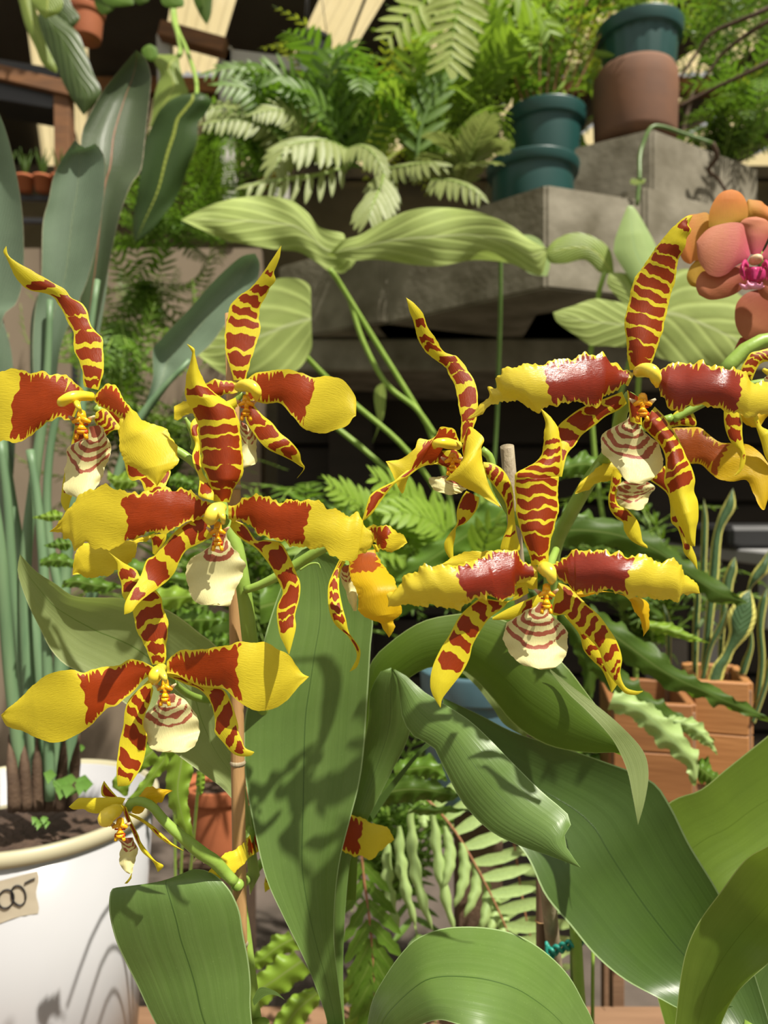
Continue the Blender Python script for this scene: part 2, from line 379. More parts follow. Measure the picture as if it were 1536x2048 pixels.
def callus(fl, x0, y0, x1, y1, d):
    """little figure-shaped callus: head, arms, narrow body, skirt and two feet"""
    q_ = (x1-x0)*.12; x0 -= q_; x1 += q_; cx = (x0+x1)/2; w = (x1-x0); h = (y1-y0); s = d/FP
    vs, fs = [], []
    def T(a, b, r): ring_tube(vs, fs, [D(x0+w*p[0], y0+h*p[1], d-p[2]*h*s) for p in (a, b)], [q*w*s for q in r], 8)
    T((.5, .0, .1), (.5, .22, .35), (.20, .24))
    T((.5, .20, .35), (.08, .36, .30), (.16, .08)); T((.5, .20, .35), (.92, .36, .30), (.16, .08))
    T((.5, .22, .33), (.5, .52, .30), (.15, .11)); T((.5, .5, .30), (.5, .66, .38), (.13, .25)); T((.5, .66, .38), (.5, .80, .36), (.25, .2))
    o = link('callus', mesh(vs, fs), M_CAL, fl)
    vs, fs = [], []
    T((.22, .74, .36), (.78, .74, .36), (.13, .13)); T((.2, .44, .26), (.8, .44, .26), (.05, .05))
    link('callus_band', mesh(vs, fs), M_CALR, o)
    vs, fs = [], []
    T((.30, .80, .36), (.24, 1.0, .40), (.11, .10)); T((.68, .80, .36), (.74, 1.0, .40), (.11, .10))
    link('callus_foot', mesh(vs, fs), M_CAL, o)
    vs, fs = [], []
    T((.12, .25, .15), (-.12, .12, .3), (.13, .05)); T((.88, .25, .15), (1.12, .12, .3), (.13, .05))
    link('wing', mesh(vs, fs), M_WHT, fl)
def column(fl, s, d, rpx):
    pp = P(s); m = len(pp)
    pts = [D(x, y, d-.012*math.sin(math.pi*i/(m-1)*.8)) for i, (x, y) in enumerate(pp)]
    tube('column', pts, [r*d/FP for r in rpx], M_COLM, fl, 14, 20)
def flower(plant, d, label=None):
    fl = empty('flower'); fl.parent = plant
    if label: fl['label'] = label
    return fl
def sepal(fl, A, B, d, bars, dz=(0, 0), cup=-.0015, mat=None, skew=.02, nv=110, nu=22, **k):
    return blade('sepal', A, B, d, mat or M_SEP, fl, dz=dz, cup=cup, nu=nu, nv=nv, fieldf=f_sepal(bars, skew), **k)
def petal(fl, A, B, d, t0, dz=(0, 0), cup=-.006, mat=None, teeth=1.0, nv=170, nu=40, **k):
    cup *= .26 if cup > -.010 else .45
    k.setdefault('rip', .0012); k.setdefault('rag', 5)
    return blade('petal', A, B, d, mat or M_PET, fl, dz=dz, cup=cup, nu=nu, nv=nv, fieldf=f_petal(t0, teeth), **k)
def lip(fl, A, B, d, dz=(0, .004, -.008), n=4, amt=1.0, **k):
    k.setdefault('rip', .001); k.setdefault('rag', 4)
    return blade('lip', A, B, d, M_LIP, fl, dz=dz, cup=-.004, nu=24, nv=60, ripk=30, fieldf=f_lip(n, amt), **k)

left_orchid = empty('tiger_orchid', 'yellow and red-barred tiger orchid on the tan bamboo stake, at the left', 'orchid')
right_orchid = empty('tiger_orchid', 'yellow and red-barred tiger orchid beside the cut grey stake, below the salmon moth orchid', 'orchid')

# flower A: highest on the left edge
d = .405; fl = flower(left_orchid, d, 'flower turned to the left with long curved sepal reaching the picture edge')
sepal(fl, "d:505,880 480,740 445,660 440,560 400,480 360,400 300,330 190,305 130,270 80,200 40,110 20,70 38,35",
 "d:590,900 615,820 625,740 620,670 615,590 600,570 545,510 525,430 490,380 430,345 380,290 300,245 230,205 150,160 90,125 50,90 38,35", d,
 [(.03,.02),(.095,.033),(.19,.035),(.285,.033),(.375,.042),(.46,.03),(.53,.045),(.69,.04)], dz=(0,.01,.0), rag=2)
petal(fl, "d:510,910 460,860 380,815 260,795 180,790 90,782 0,785 z:-50,765 -85,810", "d:440,1075 400,1080 350,1065 280,1100 200,1165 110,1210 0,1205 z:-50,870 -85,815", d, .50, dz=(.0,-.006,.004))
petal(fl, "d:570,930 620,880 650,860 700,880 740,950 800,1020 850,1080 930,1105 1010,1150 1070,1250 1070,1310 1050,1360 1000,1400 940,1480",
 "d:560,960 600,1000 690,1050 740,1080 720,1120 715,1200 730,1290 770,1350 850,1400 900,1440 940,1480", d-.006, .33, dz=(0,-.02,-.03), cup=-.010)
sepal(fl, "z:150,850 140,900 128,950 123,985 122,1005 130,1022", "z:200,860 190,900 170,950 148,985 140,1005 137,1022", d+.012, [(.2,.08),(.42,.05),(.72,.06)], nv=60)
sepal(fl, "d:600,1010 650,1060 700,1120 g:770,40 840,60 870,130 920,190 925,250 900,345", "d:640,1020 720,1040 g:900,0 1020,0 1000,80 960,180 945,260 905,345", d+.006, [(.1,.05),(.25,.05),(.5,.05),(.66,.035),(.76,.04)], nv=80, dz=(0,.0,-.02))
sepal(fl, "z:192,825 205,817 216,822 238,850 243,858", "z:188,840 195,855 204,873 215,870 220,862", d+.004, [(.15,.06),(.35,.06),(.55,.06),(.75,.06)], nv=40)
lip(fl, "d:530,1120 520,1180 410,1240 400,1290 390,1400 385,1500 g:440,160 500,175", "d:600,1110 650,1190 670,1250 640,1340 620,1400 590,1470 540,1520 g:500,175", d-.002)
column(fl, "d:550,940 480,935 420,945 375,970 360,985", d-.004, (9, 10, 11, 10, 5))
column(fl, "d:450,960 470,1000 485,1035", d-.008, (7, 6, 3)); callus(fl, 146, 826, 180, 878, d-.006)

# flower B: upper centre-left, partly behind the tall sepal
d = .435; fl = flower(left_orchid, d, 'upper flower half hidden behind a striped upright sepal')
sepal(fl, "p:680,300 640,160 600,0 d:1350,650 1350,560 1365,470 1385,390 1440,330 1500,290 e:30,215 60,170 100,110 152,32",
 "p:800,300 840,150 885,0 e:10,600 28,530 15,450 45,365 80,300 115,240 110,190 140,110 152,32", d,
 [(.04,.03),(.15,.045),(.27,.042),(.39,.03),(.475,.025),(.56,.03),(.65,.032),(.80,.02)], dz=(0,.008,0), rag=2)
petal(fl, "p:720,320 600,300 490,290 420,330 340,400 220,500 90,555", "p:720,420 650,430 540,470 430,560 260,635 200,650 130,690 90,690", d, .62, dz=(0,-.004,.01))
petal(fl, "p:800,300 e:0,800 70,785 130,780 200,780 280,800 350,825 420,815 500,830 560,880 600,960 600,1055", "p:800,500 e:0,970 60,985 130,975 170,1000 240,1080 300,1140 400,1160 480,1140 550,1110 580,1070 600,1055", d, .53, dz=(0,-.006,-.012), rag=2)
sepal(fl, "p:880,540 960,640 1060,720 1140,820 1240,900 1330,1010 1350,1100 1385,1160 1370,1200 1310,1270", "p:800,560 800,700 880,830 950,920 1030,990 1160,1050 1260,1100 1340,1150 1372,1180 1305,1275", d+.002, [(.12,.09),(.33,.08),(.52,.045),(.65,.055)], dz=(0,-.01,0))
sepal(fl, "p:700,470 500,560 280,690 255,820 300,930 270,1040 290,1150 340,1280 330,1430 370,1470", "p:720,560 560,640 340,760 350,900 350,1040 370,1210 430,1300 480,1400 480,1490", d-.02, [(.1,.05),(.25,.06),(.42,.05),(.66,.07),(.9,.05)], dz=(0,-.02,-.055))
lip(fl, "p:740,700 730,850 740,1000 775,1170", "p:790,730 860,780 900,860 915,950 910,1040 900,1120 775,1172", d, n=3)
column(fl, "p:725,370 800,350 870,370 905,420 905,500", d-.004, (9, 12, 13, 11, 4)); callus(fl, 478, 794, 507, 841, d-.006)

# flower C: large middle-left
d = .365; fl = flower(left_orchid, d, 'largest left flower, facing the camera below the widest striped sepal')
sepal(fl, "p:480,1500 430,1290 360,1150 350,1000 330,850 320,720 260,600 210,480 200,350 215,240 250,130 265,50 d:1150,670 1120,622",
 "p:640,1510 690,1370 760,1260 775,1100 755,900 730,700 690,590 600,500 500,430 400,330 340,200 300,50 d:1165,650 1120,622", d,
 [(.045,.025),(.10,.02),(.165,.04),(.265,.042),(.355,.035),(.435,.03),(.54,.042),(.68,.03)], dz=(0,.004,-.006), cup=-.008, nu=34, nv=160, rag=2)
petal(fl, "g:1290,205 1200,165 1110,120 1040,115 990,105 870,130 780,130 690,110 630,95 560,110 500,145 430,200 400,250 350,320 295,370",
 "g:1250,265 1190,290 1110,320 1040,360 960,380 900,375 830,410 760,430 670,470 600,465 540,460 500,445 450,480 425,430 380,410 370,375 295,370", d, .49, dz=(0,-.008,.002), rag=10)
petal(fl, "g:1370,215 1420,205 1470,165 1536,145 h:60,165 120,185 190,185 260,190 330,185 380,195 440,225 500,240 560,275 610,255 640,290 645,330 690,375 710,420",
 "g:1370,290 1440,310 1500,330 h:0,370 60,400 100,420 180,440 200,460 240,455 330,465 390,475 440,500 490,530 540,545 600,540 620,500 680,480 710,420", d, .50, dz=(0,-.010,-.004), rag=10)
sepal(fl, "g:1240,275 1180,290 1100,330 1040,380 980,450 930,510 880,540 850,620 820,680 790,720 750,800 745,865",
 "g:1280,400 1180,450 1120,480 1080,540 1050,610 1010,660 960,700 890,750 830,800 790,850 745,868", d+.003, [(.08,.035),(.17,.035),(.33,.075),(.55,.075),(.81,.05)], dz=(0,-.005,-.02), nu=26)
sepal(fl, "g:1390,300 1470,330 1536,420 h:60,420 150,440 200,520 235,600 265,680 260,770 235,870 240,940 220,1030 200,1105",
 "g:1380,340 1420,390 1470,430 h:0,470 60,540 100,600 140,680 160,740 130,810 125,880 140,980 170,1050 195,1105", d+.003, [(.12,.05),(.24,.04),(.38,.05),(.505,.045),(.63,.055),(.735,.025),(.81,.035)], dz=(0,-.005,-.015))
lip(fl, "s:500,700 430,950 330,1020 250,1070 100,1180 30,1250 20,1350 30,1550 80,1750 150,1880 260,1950 380,1960 560,1930",
 "s:720,700 740,850 800,980 900,1060 960,1150 1020,1250 1010,1340 970,1500 890,1660 830,1780 790,1900 740,1980 650,1970 560,1930", d, n=2, amt=1.4)
column(fl, "s:640,300 560,330 480,400 440,480 430,560", d-.003, (9, 13, 16, 14, 6)); column(fl, "s:600,340 640,450 655,560", d-.009, (10, 7, 4))
callus(fl, 421, 1048, 450, 1102, d-.006)

# flower N: yellow flower seen from behind under C's left petal
d = .405; fl = flower(left_orchid, d, 'crumpled yellow flower facing away behind the large left flower')
petal(fl, "g:930,380 870,400 800,420 700,430 600,440 500,440 460,480 440,560 435,625", "g:880,430 820,440 815,500 740,590 640,630 530,650 480,625 435,628", d, 0, teeth=0, rag=6)
sepal(fl, "g:890,390 910,430 915,500", "g:1000,380 990,430 930,510", d, [(.3,.2)], nv=30)

# flower D: lower left
d = .375; fl = flower(left_orchid, d, 'lowest large flower, hanging over the white pot')
sepal(fl, "g:910,1170 880,1080 815,950 795,850 740,760 730,690 710,640 705,590 700,550 650,490", "g:990,1160 1000,1060 1010,930 980,830 970,780 940,725 900,690 840,640 810,595 740,555 690,520 650,490", d,
 [(.05,.022),(.135,.04),(.25,.05),(.385,.055),(.53,.04),(.67,.04),(.78,.035)], dz=(0,.006,.012), rag=2)
petal(fl, "g:925,1185 880,1160 830,1140 770,1140 700,1175 640,1180 560,1195 500,1215 440,1200 360,1205 280,1230 200,1290 130,1360 60,1420 5,1470",
 "g:930,1230 870,1250 800,1330 750,1370 700,1410 650,1430 600,1470 540,1536 j:430,70 330,100 240,80 120,25 40,0 g:5,1470", d, .46, dz=(0,-.006,.004), rag=2)
petal(fl, "g:1000,1150 1040,1110 1080,1080 1150,1080 1220,1075 1300,1060 1380,1050 1440,1030 1536,1035 h:60,1035 130,1075 200,1110 240,1170 280,1220 318,1240",
 "g:1000,1220 1060,1230 1120,1260 1200,1300 1280,1310 1340,1310 1400,1360 1460,1410 h:0,1440 60,1445 130,1420 200,1370 250,1310 318,1240", d, .48, dz=(0,-.010,-.006), rag=2)
sepal(fl, "g:900,1250 850,1300 780,1370 750,1440 740,1536 j:720,80 710,150 700,230 700,300 705,360", "g:920,1320 900,1400 870,1470 860,1536 j:885,60 880,110 870,170 850,240 810,310 770,355 705,362", d+.003,
 [(.09,.04),(.20,.035),(.31,.035),(.50,.065),(.72,.055),(.85,.03)], dz=(0,-.004,-.01), nu=26)
sepal(fl, "g:1000,1215 1060,1220 1130,1260 1220,1300 1330,1310 1380,1380 1410,1460 1430,1536 j:1430,30 1450,80 1470,130 1525,155", "g:1010,1240 1100,1280 1200,1320 1260,1390 1285,1470 1290,1536 j:1290,40 1340,100 1380,150 1430,180 1500,180 1525,160", d+.003,
 [(.12,.04),(.25,.05),(.43,.06),(.60,.06),(.76,.035),(.87,.035)], dz=(0,-.004,-.01), nu=26)
lip(fl, "g:950,1350 940,1400 900,1440 860,1490 855,1536 j:870,60 890,110 930,150 980,155 1030,145", "g:1050,1340 1090,1370 1140,1410 1180,1470 1190,1536 j:1190,40 1170,110 1130,150 1080,160 1030,145", d, n=3, amt=1.1)
column(fl, "g:975,1185 950,1205 930,1235 928,1270", d-.003, (8, 11, 13, 8)); column(fl, "g:960,1200 985,1240 995,1275", d-.008, (9, 7, 3)); callus(fl, 316, 1362, 344, 1412, d-.006)

# flower E: seen from the side, right of C
d = .40; fl = flower(left_orchid, d, 'side-on flower with a drooping yellow petal, right of the large left flower')
petal(fl, "o:330,860 390,845 470,835 540,880 600,910 640,970", "o:350,900 400,960 430,1000 480,1030 530,1045 590,1010 640,970", d, .52, rag=8, dz=(0,-.01,0))
petal(fl, "o:270,1040 210,1110 230,1250 275,1330 275,1430 300,1490 360,1530 440,1560 470,1610 505,1665", "o:400,1020 430,1080 480,1160 540,1240 570,1290 600,1420 580,1500 540,1550 550,1590 505,1665", d-.008, .22, dz=(0,-.02,-.02), cup=-.012, mat=M_PETO)
lip(fl, "o:150,1150 150,1230 190,1340 230,1440 240,1470", "o:220,1130 250,1260 275,1360 270,1420 265,1470", d, n=2)
sepal(fl, "o:140,1095 90,1200 60,1290 60,1420 80,1510 120,1580 190,1640 220,1680 260,1750 265,1820 215,1915", "o:190,1110 150,1180 140,1300 165,1440 190,1530 210,1620 250,1680 290,1740 295,1800 270,1880 215,1915", d-.004,
 [(.05,.03),(.13,.03),(.22,.03),(.31,.03),(.40,.03),(.49,.03),(.64,.03),(.75,.05)], dz=(0,-.02,-.01), nv=140)
sepal(fl, "o:380,980 395,1010 410,1040", "o:415,985 435,1010 430,1040", d, [], nv=16)
column(fl, "o:300,950 310,990 300,1030", d+.004, (8, 10, 6))

# flower F: centre
d = .40; fl = flower(right_orchid, d, 'centre flower facing down-left with folded yellow petals')
sepal(fl, "e:1225,1220 1230,1100 1220,1020 1200,900 1185,860 1150,790 1130,760 1050,700 1000,650 970,590 950,500 920,420 900,345",
 "e:1270,1210 1310,1110 1330,1020 1330,920 1310,840 1260,770 1210,700 1180,690 1130,670 1080,600 1030,520 1000,440 950,380 900,345", d,
 [(.09,.035),(.17,.03),(.27,.045),(.39,.035),(.46,.025),(.53,.03),(.655,.022),(.71,.022),(.82,.028)], dz=(0,.01,-.005), nv=150, rag=2)
petal(fl, "o:1020,240 990,160 950,130 880,125 855,180 800,215 720,215 700,270 650,320 580,360 480,375", "o:850,260 840,390 760,400 700,430 650,460 640,500 605,610 560,540 530,470 480,375", d, .50, dz=(0,-.01,-.012), rag=2)
petal(fl, "o:1040,270 1080,130 1130,140 1200,210 1180,280 1190,380 1220,500 1260,600 1330,720", "o:1040,300 1050,380 1000,470 920,510 980,520 1060,570 1150,610 1230,660 1330,720", d-.01, .20, dz=(0,-.015,-.02), cup=-.012, rag=1)
sepal(fl, "o:860,380 830,390 780,385 700,400 600,470 540,520 440,570 370,620 340,700 305,815", "o:860,400 830,398 780,405 720,430 640,490 560,530 480,620 430,690 370,770 305,818", d-.002, rbars(9, .97, .042), nv=130, dz=(0,-.015,-.02))
sepal(fl, "o:1195,380 1260,390 1330,430 1380,500 1410,590 1420,700 1425,800 1440,900 1463,1020 1400,1045", "o:1200,440 1230,500 1300,590 1350,670 1370,750 1370,850 1340,930 1320,1015 1350,1040 1400,1045", d+.004, [(.05,.02),(.12,.022),(.19,.022),(.31,.035),(.42,.03),(.50,.022),(.76,.012)], nv=130)
sepal(fl, "o:1070,590 1030,650 1000,740 1000,830 950,900 910,970 920,1040 980,1130", "o:1165,640 1150,720 1110,780 1060,830 1000,860 990,930 975,1010 980,1130", d+.003, [(.13,.10),(.40,.06)], nv=100)
lip(fl, "o:920,480 850,490 800,490 795,520 830,580 900,610 950,625", "o:1050,560 1070,580 1030,605 990,615 950,625", d-.002, dz=(0,-.004,-.01), n=1)
column(fl, "o:1010,260 960,250 900,240 850,245 838,275", d-.004, (9, 10, 11, 9, 4)); callus(fl, 890, 910, 920, 950, d-.002)
sepal(fl, "o:860,300 850,380 870,400 920,420 930,480", "o:1000,290 1040,340 1040,400 1020,450 980,490", d+.002, [(.3,.25),(.75,.2)], nv=40)

# flower G: upper right
d = .385; fl = flower(right_orchid, d, 'highest right flower with glossy red petals under the moth orchid')
sepal(fl, "f:705,780 690,680 685,600 675,480 700,380 715,290 750,210 800,140 850,60 c:890,1450 960,1370 1040,1300 1085,1292",
 "f:825,780 860,680 905,540 935,400 960,310 980,240 1000,120 1040,40 c:1050,1430 1075,1380 1060,1350 1085,1292", d,
 [(.05,.025),(.115,.035),(.20,.033),(.285,.033),(.37,.034),(.45,.022),(.515,.026),(.595,.032),(.67,.026),(.735,.026),(.91,.04)], dz=(0,.006,-.004), nu=30, nv=170, cup=-.006, skew=.06, rag=2)
petal(fl, "f:735,800 690,780 640,760 580,710 540,685 450,680 400,700 320,715 220,730 130,740 60,740 e:1490,765 1440,810 1440,880 1390,880 1400,935 1340,990 1310,1030 1265,1075",
 "f:700,870 640,890 570,930 530,980 480,1000 400,985 330,975 260,990 150,1028 100,1000 30,970 e:1490,965 1440,980 1390,1010 1330,1060 1265,1075", d, .47, dz=(.0,-.012,-.002), cup=-.012, mat=M_PETG, rag=11)
petal(fl, "f:875,780 950,745 1050,735 1150,740 1230,760 1320,765 1370,790 m:1200,680 1270,710 1320,790 1420,810 1536,835 z:1560,775 1590,790",
 "f:875,880 900,950 950,1005 1000,1020 1060,1000 1140,1000 1240,1005 1330,1040 1430,1055 1536,1050 z:1560,822 1590,800", d, .60, dz=(0,-.012,-.002), cup=-.012, mat=M_PETG, rag=11)
sepal(fl, "f:660,910 560,950 430,1000 340,1060 270,1130 260,1240 280,1420", "f:690,980 640,1020 560,1060 500,1110 420,1170 380,1230 330,1290 300,1420", d+.004, [(.1,.06),(.26,.07),(.43,.07),(.62,.06),(.8,.05)], dz=(0,.0,-.01), nu=26)
sepal(fl, "n:500,60 590,150 640,230 700,320 750,420 790,520 840,620 870,730 860,830 895,930 900,1080 880,1180 870,1335", "n:430,150 380,230 450,310 540,400 590,500 600,600 585,740 620,830 650,940 700,1080 760,1210 810,1320 865,1340", d+.003,
 [(.05,.03),(.125,.035),(.21,.03),(.285,.022),(.375,.042),(.46,.022),(.545,.04)], dz=(0,-.01,-.02), cup=-.008, nu=26, nv=130, skew=-.1)
lip(fl, "n:270,120 230,190 100,260 20,320 10,460 80,540 140,610 200,700 260,755 330,765", "n:340,120 380,250 450,330 520,380 545,440 580,550 550,640 480,720 400,760 330,765", d, n=4, amt=1.1)
column(fl, "f:760,790 800,780 840,790 860,820 870,880", d-.004, (12, 14, 14, 11, 4)); callus(fl, 1268, 792, 1302, 842, d-.007)
sepal(fl, "f:690,900 700,1000 710,1090", "f:790,960 780,1030 780,1110", d-.001, [(.4,.5)], nv=30)

# flower H: lower right
d = .355; fl = flower(right_orchid, d, 'lowest right flower, facing the camera with round barred cream lip')
sepal(fl, "t:490,230 i:100,500 60,390 30,290 20,180 15,60 f:20,1450 20,1400 130,1340 180,1280 190,1170 200,1100 172,1015",
 "t:740,240 i:225,470 250,360 280,240 275,130 280,40 f:265,1450 300,1370 300,1250 280,1140 240,1070 180,1015", d,
 [(.04,.012),(.12,.05),(.225,.035),(.30,.022),(.36,.022),(.425,.022),(.49,.022),(.55,.02),(.615,.02),(.68,.02),(.74,.018),(.80,.014)], dz=(0,.008,.012), nu=30, nv=180, cup=-.006, rag=2)
petal(fl, "t:570,250 420,200 330,150 270,30 h:1536,480 1440,485 1380,510 1300,540 1200,575 1110,565 1060,580 1000,560 960,610 890,630 870,680 840,710 800,750 790,820",
 "t:580,430 380,480 240,560 210,700 0,790 h:1440,770 1380,760 1310,780 1260,810 1180,835 1110,825 1060,815 1000,815 900,805 850,815 790,822", d, .50, dz=(0,-.012,-.004), cup=-.012, mat=M_PETG, rag=11)
petal(fl, "t:750,230 880,150 1030,60 i:350,490 420,485 500,480 580,490 650,505 720,510 800,505 870,545 950,540 1010,560 1030,610 1060,640 1110,680 1128,740",
 "t:880,420 950,470 1060,560 1180,660 i:380,740 440,745 500,735 560,725 640,730 700,760 780,765 860,780 940,785 1000,790 1010,765 1060,745 1128,740", d, .50, dz=(0,-.012,-.004), cup=-.012, mat=M_PETG, rag=11)
sepal(fl, "t:420,500 240,570 180,770 h:1440,780 1350,770 1290,810 1220,880 1160,990 1110,1070 1060,1180 1045,1280 1060,1350 1105,1425",
 "t:440,660 260,760 130,800 h:1480,830 1400,890 1350,960 1300,1050 1280,1130 1240,1210 1180,1290 1120,1370 1108,1425", d+.003, [(.05,.02),(.15,.03),(.25,.028),(.34,.028),(.46,.04),(.57,.035),(.70,.045)], dz=(0,-.006,-.012), nu=28)
sepal(fl, "t:900,500 1050,560 1150,660 1300,800 i:440,800 520,870 580,950 630,1030 660,1130 650,1220 680,1300 740,1325 785,1325",
 "t:800,880 820,1000 990,990 i:330,880 400,960 460,1010 520,1080 550,1170 590,1240 640,1300 680,1340 740,1350 785,1330", d+.003, [(.09,.04),(.19,.03),(.28,.025),(.36,.022),(.455,.04),(.60,.026),(.69,.012),(.74,.016)], dz=(0,-.006,-.01), nu=28)
lip(fl, "t:600,800 540,870 400,930 300,1000 130,1100 70,1190 60,1350 90,1500 200,1640 330,1760 500,1800 640,1840", "t:760,800 740,900 800,1000 900,1090 990,1180 1040,1300 1040,1450 1020,1600 930,1740 820,1810 640,1840", d, n=4, amt=1.0)
column(fl, "t:650,270 700,290 760,340 790,420 790,510", d-.003, (8, 14, 15, 10, 4)); callus(fl, 1078, 1172, 1108, 1228, d-.007)

# flower M: behind H
d = .395; fl = flower(right_orchid, d, 'yellow flower mostly hidden behind the lowest right flower')
petal(fl, "z:1075,1150 1010,1105 960,1103 930,1103 880,1130", "z:1075,1180 1000,1165 940,1155 880,1132", d, 0, teeth=0)
petal(fl, "i:300,740 480,720 640,740 740,760 810,790 825,860 825,940 788,1000", "i:300,760 420,765 560,730 680,760 730,830 770,900 785,960 788,1000", d, 0, teeth=0, mat=M_PETO, cup=-.01)
sepal(fl, "i:310,870 400,980 430,1080 490,1150 540,1200 580,1290 595,1333", "i:360,880 450,960 520,1040 580,1150 620,1230 638,1270 600,1335", d, [(.3,.03),(.45,.03),(.62,.04),(.72,.03)], nv=80)
sepal(fl, "z:1085,1185 1020,1215 985,1235", "z:1090,1225 1030,1238 985,1240", d, [(.3,.08)], nv=40)

# flower I: behind G
d = .45; fl = flower(right_orchid, d, 'amber flower in shade behind the highest right flower')
petal(fl, "n:650,260 740,250 860,250 930,260 1000,320 1100,385 1210,395 1320,400 1400,430 1480,500 1536,580 z:1548,950 1530,1018", "n:700,480 760,560 800,580 920,590 1000,660 1080,720 1200,745 1340,735 1400,850 1450,960 1480,1000 1500,1005", d, .40, mat=M_PETO, dz=(0,-.01,-.02), rag=1)
petal(fl, "n:200,560 80,540 0,600 z:1165,960 1150,985", "n:250,700 100,730 0,750 z:1175,980 1150,988", d, 0, teeth=0)
lip(fl, "n:200,740 150,800 150,900 200,970 270,1000 350,1010", "n:430,740 500,800 450,870 430,950 390,1000 350,1010", d-.004)
sepal(fl, "n:120,630 100,740 90,820 75,900 90,1000 150,1080 210,1120 220,1190 270,1270 340,1320 430,1355", "n:190,680 190,760 150,860 170,960 240,990 310,1060 350,1120 375,1210 390,1290 430,1330 435,1355", d-.002, [(.08,.03),(.16,.03),(.27,.05),(.38,.04),(.54,.06)], nv=90)
sepal(fl, "n:450,730 600,840 640,950 650,1110 710,1180 750,1300 770,1400 840,1480 890,1550", "n:590,600 680,750 700,950 760,1100 800,1250 840,1340 880,1440 892,1550", d-.002, [(.1,.1),(.25,.04),(.5,.03),(.62,.03),(.74,.03)], nv=100)
sepal(fl, "n:620,230 640,170 700,100 780,85 840,100", "n:650,250 750,235 870,240 875,170 840,100", d, [(.15,.08),(.4,.08),(.65,.08)], nv=60)

# flower J: cut by the right edge
d = .43; fl = flower(right_orchid, d, 'flower cut off by the right edge of the picture')
sepal(fl, "z:1575,690 m:1536,370 1420,400 1310,430 1240,530 1190,620 1190,700 1290,760 1325,790", "z:1575,725 m:1536,540 1440,570 1400,620 1360,700 1325,792", d, [(.2,.04),(.32,.035),(.42,.035),(.52,.035),(.64,.05),(.78,.04),(.93,.05)], nv=110)
sepal(fl, "m:960,1150 965,1330 1000,1480 1060,1600 1160,1690 1180,1750 1170,1850 1150,1950 1080,2030 960,2044", "m:1150,1150 1200,1310 1200,1450 1215,1600 1245,1750 1240,1850 1200,1950 1120,2020 960,2046", d-.005, [(.15,.05),(.31,.07),(.62,.03)], nv=100)
sepal(fl, "m:1400,1240 1450,1380 1536,1430 z:1552,870 1560,930", "m:1340,1240 1390,1420 1450,1600 1500,1780 z:1545,935 1560,935", d+.002, [(.08,.05)], nv=80)
petal(fl, "z:1575,770 1540,800 m:1400,1180 1300,1180 1110,1190", "z:1575,800 m:1536,1250 1420,1390 1330,1400 1200,1300 1110,1192", d+.01, 0, teeth=0, mat=M_PETO)
lip(fl, "m:1540,690 1480,760 1470,810 1536,840 z:1550,775", "m:1590,690 1600,760 1600,800 z:1550,776", d, n=3, nv=None) if False else lip(fl, "m:1560,690 1490,740 1470,790 1510,830 1560,840", "m:1640,690 1680,760 1640,830 1600,845 1560,842", d, n=3)
column(fl, "z:1580,735 1555,735 1540,745 1528,740", d-.004, (10, 12, 8, 4))

# flower K: small withered one over the white pot
d = .40; fl = flower(left_orchid, d, 'small withered flower nodding on a curved green pedicel')
sepal(fl, "q:620,290 540,275 400,280 280,285 160,285 120,300 40,375", "q:580,370 480,400 340,445 240,430 190,400 90,405 40,380", d, [], nv=60)
sepal(fl, "q:540,280 460,190 400,110", "q:480,280 385,270 370,190 400,108", d+.004, [(.4,.5)], nv=50)
petal(fl, "q:640,300 730,290 800,210 880,170 940,190 1020,195 1100,210", "q:690,440 780,440 830,400 930,350 1000,310 1030,260 1100,215", d+.006, .0, teeth=0, mat=M_PETO)
sepal(fl, "q:590,360 610,470 680,620 730,730 790,840 900,940 950,1045", "q:630,380 680,520 750,660 780,740 860,850 930,930 1010,980 950,1047", d-.004, [(.2,.3)], nv=70)
sepal(fl, "q:660,440 760,480 900,570 1000,660 1100,750 1215,825", "q:655,460 780,530 860,590 960,690 1080,770 1215,828", d-.002, rbars(6, .95, .05), nv=70)
lip(fl, "q:540,700 580,780 560,850 565,960 600,1030 660,1065", "q:700,690 740,790 740,860 700,980 690,1050 660,1065", d-.002, n=2)
sepal(fl, "q:690,1030 660,1100 610,1160", "q:680,1110 640,1160 610,1162", d, [], nv=16)
column(fl, "q:570,390 480,440 420,490 460,560", d-.003, (8, 14, 16, 4)); callus(fl, 226, 1640, 254, 1682, d-.006)

# flower L: behind the tall leaf
d = .505; fl = flower(left_orchid, d, 'flower in shade showing both petals behind the tall upright leaf')
petal(fl, "z:600,1640 550,1645 j:1536,620 1440,720 1350,770 1260,860 1238,930", "z:600,1690 560,1700 j:1536,760 1440,850 1370,900 1238,936", d, .50, dz=(0,-.01,-.02,-.075,-.085,-.085))
petal(fl, "z:640,1640 k:480,500 550,525 640,550 730,590 790,610 830,680", "z:640,1700 k:500,740 580,775 650,790 700,800 760,740 830,682", d, .52, rag=6)
sepal(fl, "z:612,1660 570,1680 540,1720 528,1768", "z:622,1690 590,1720 560,1760 530,1785", d, [(.8,.08)], nv=40)
column(fl, "z:612,1650 618,1670 615,1690", d, (9, 12, 8))

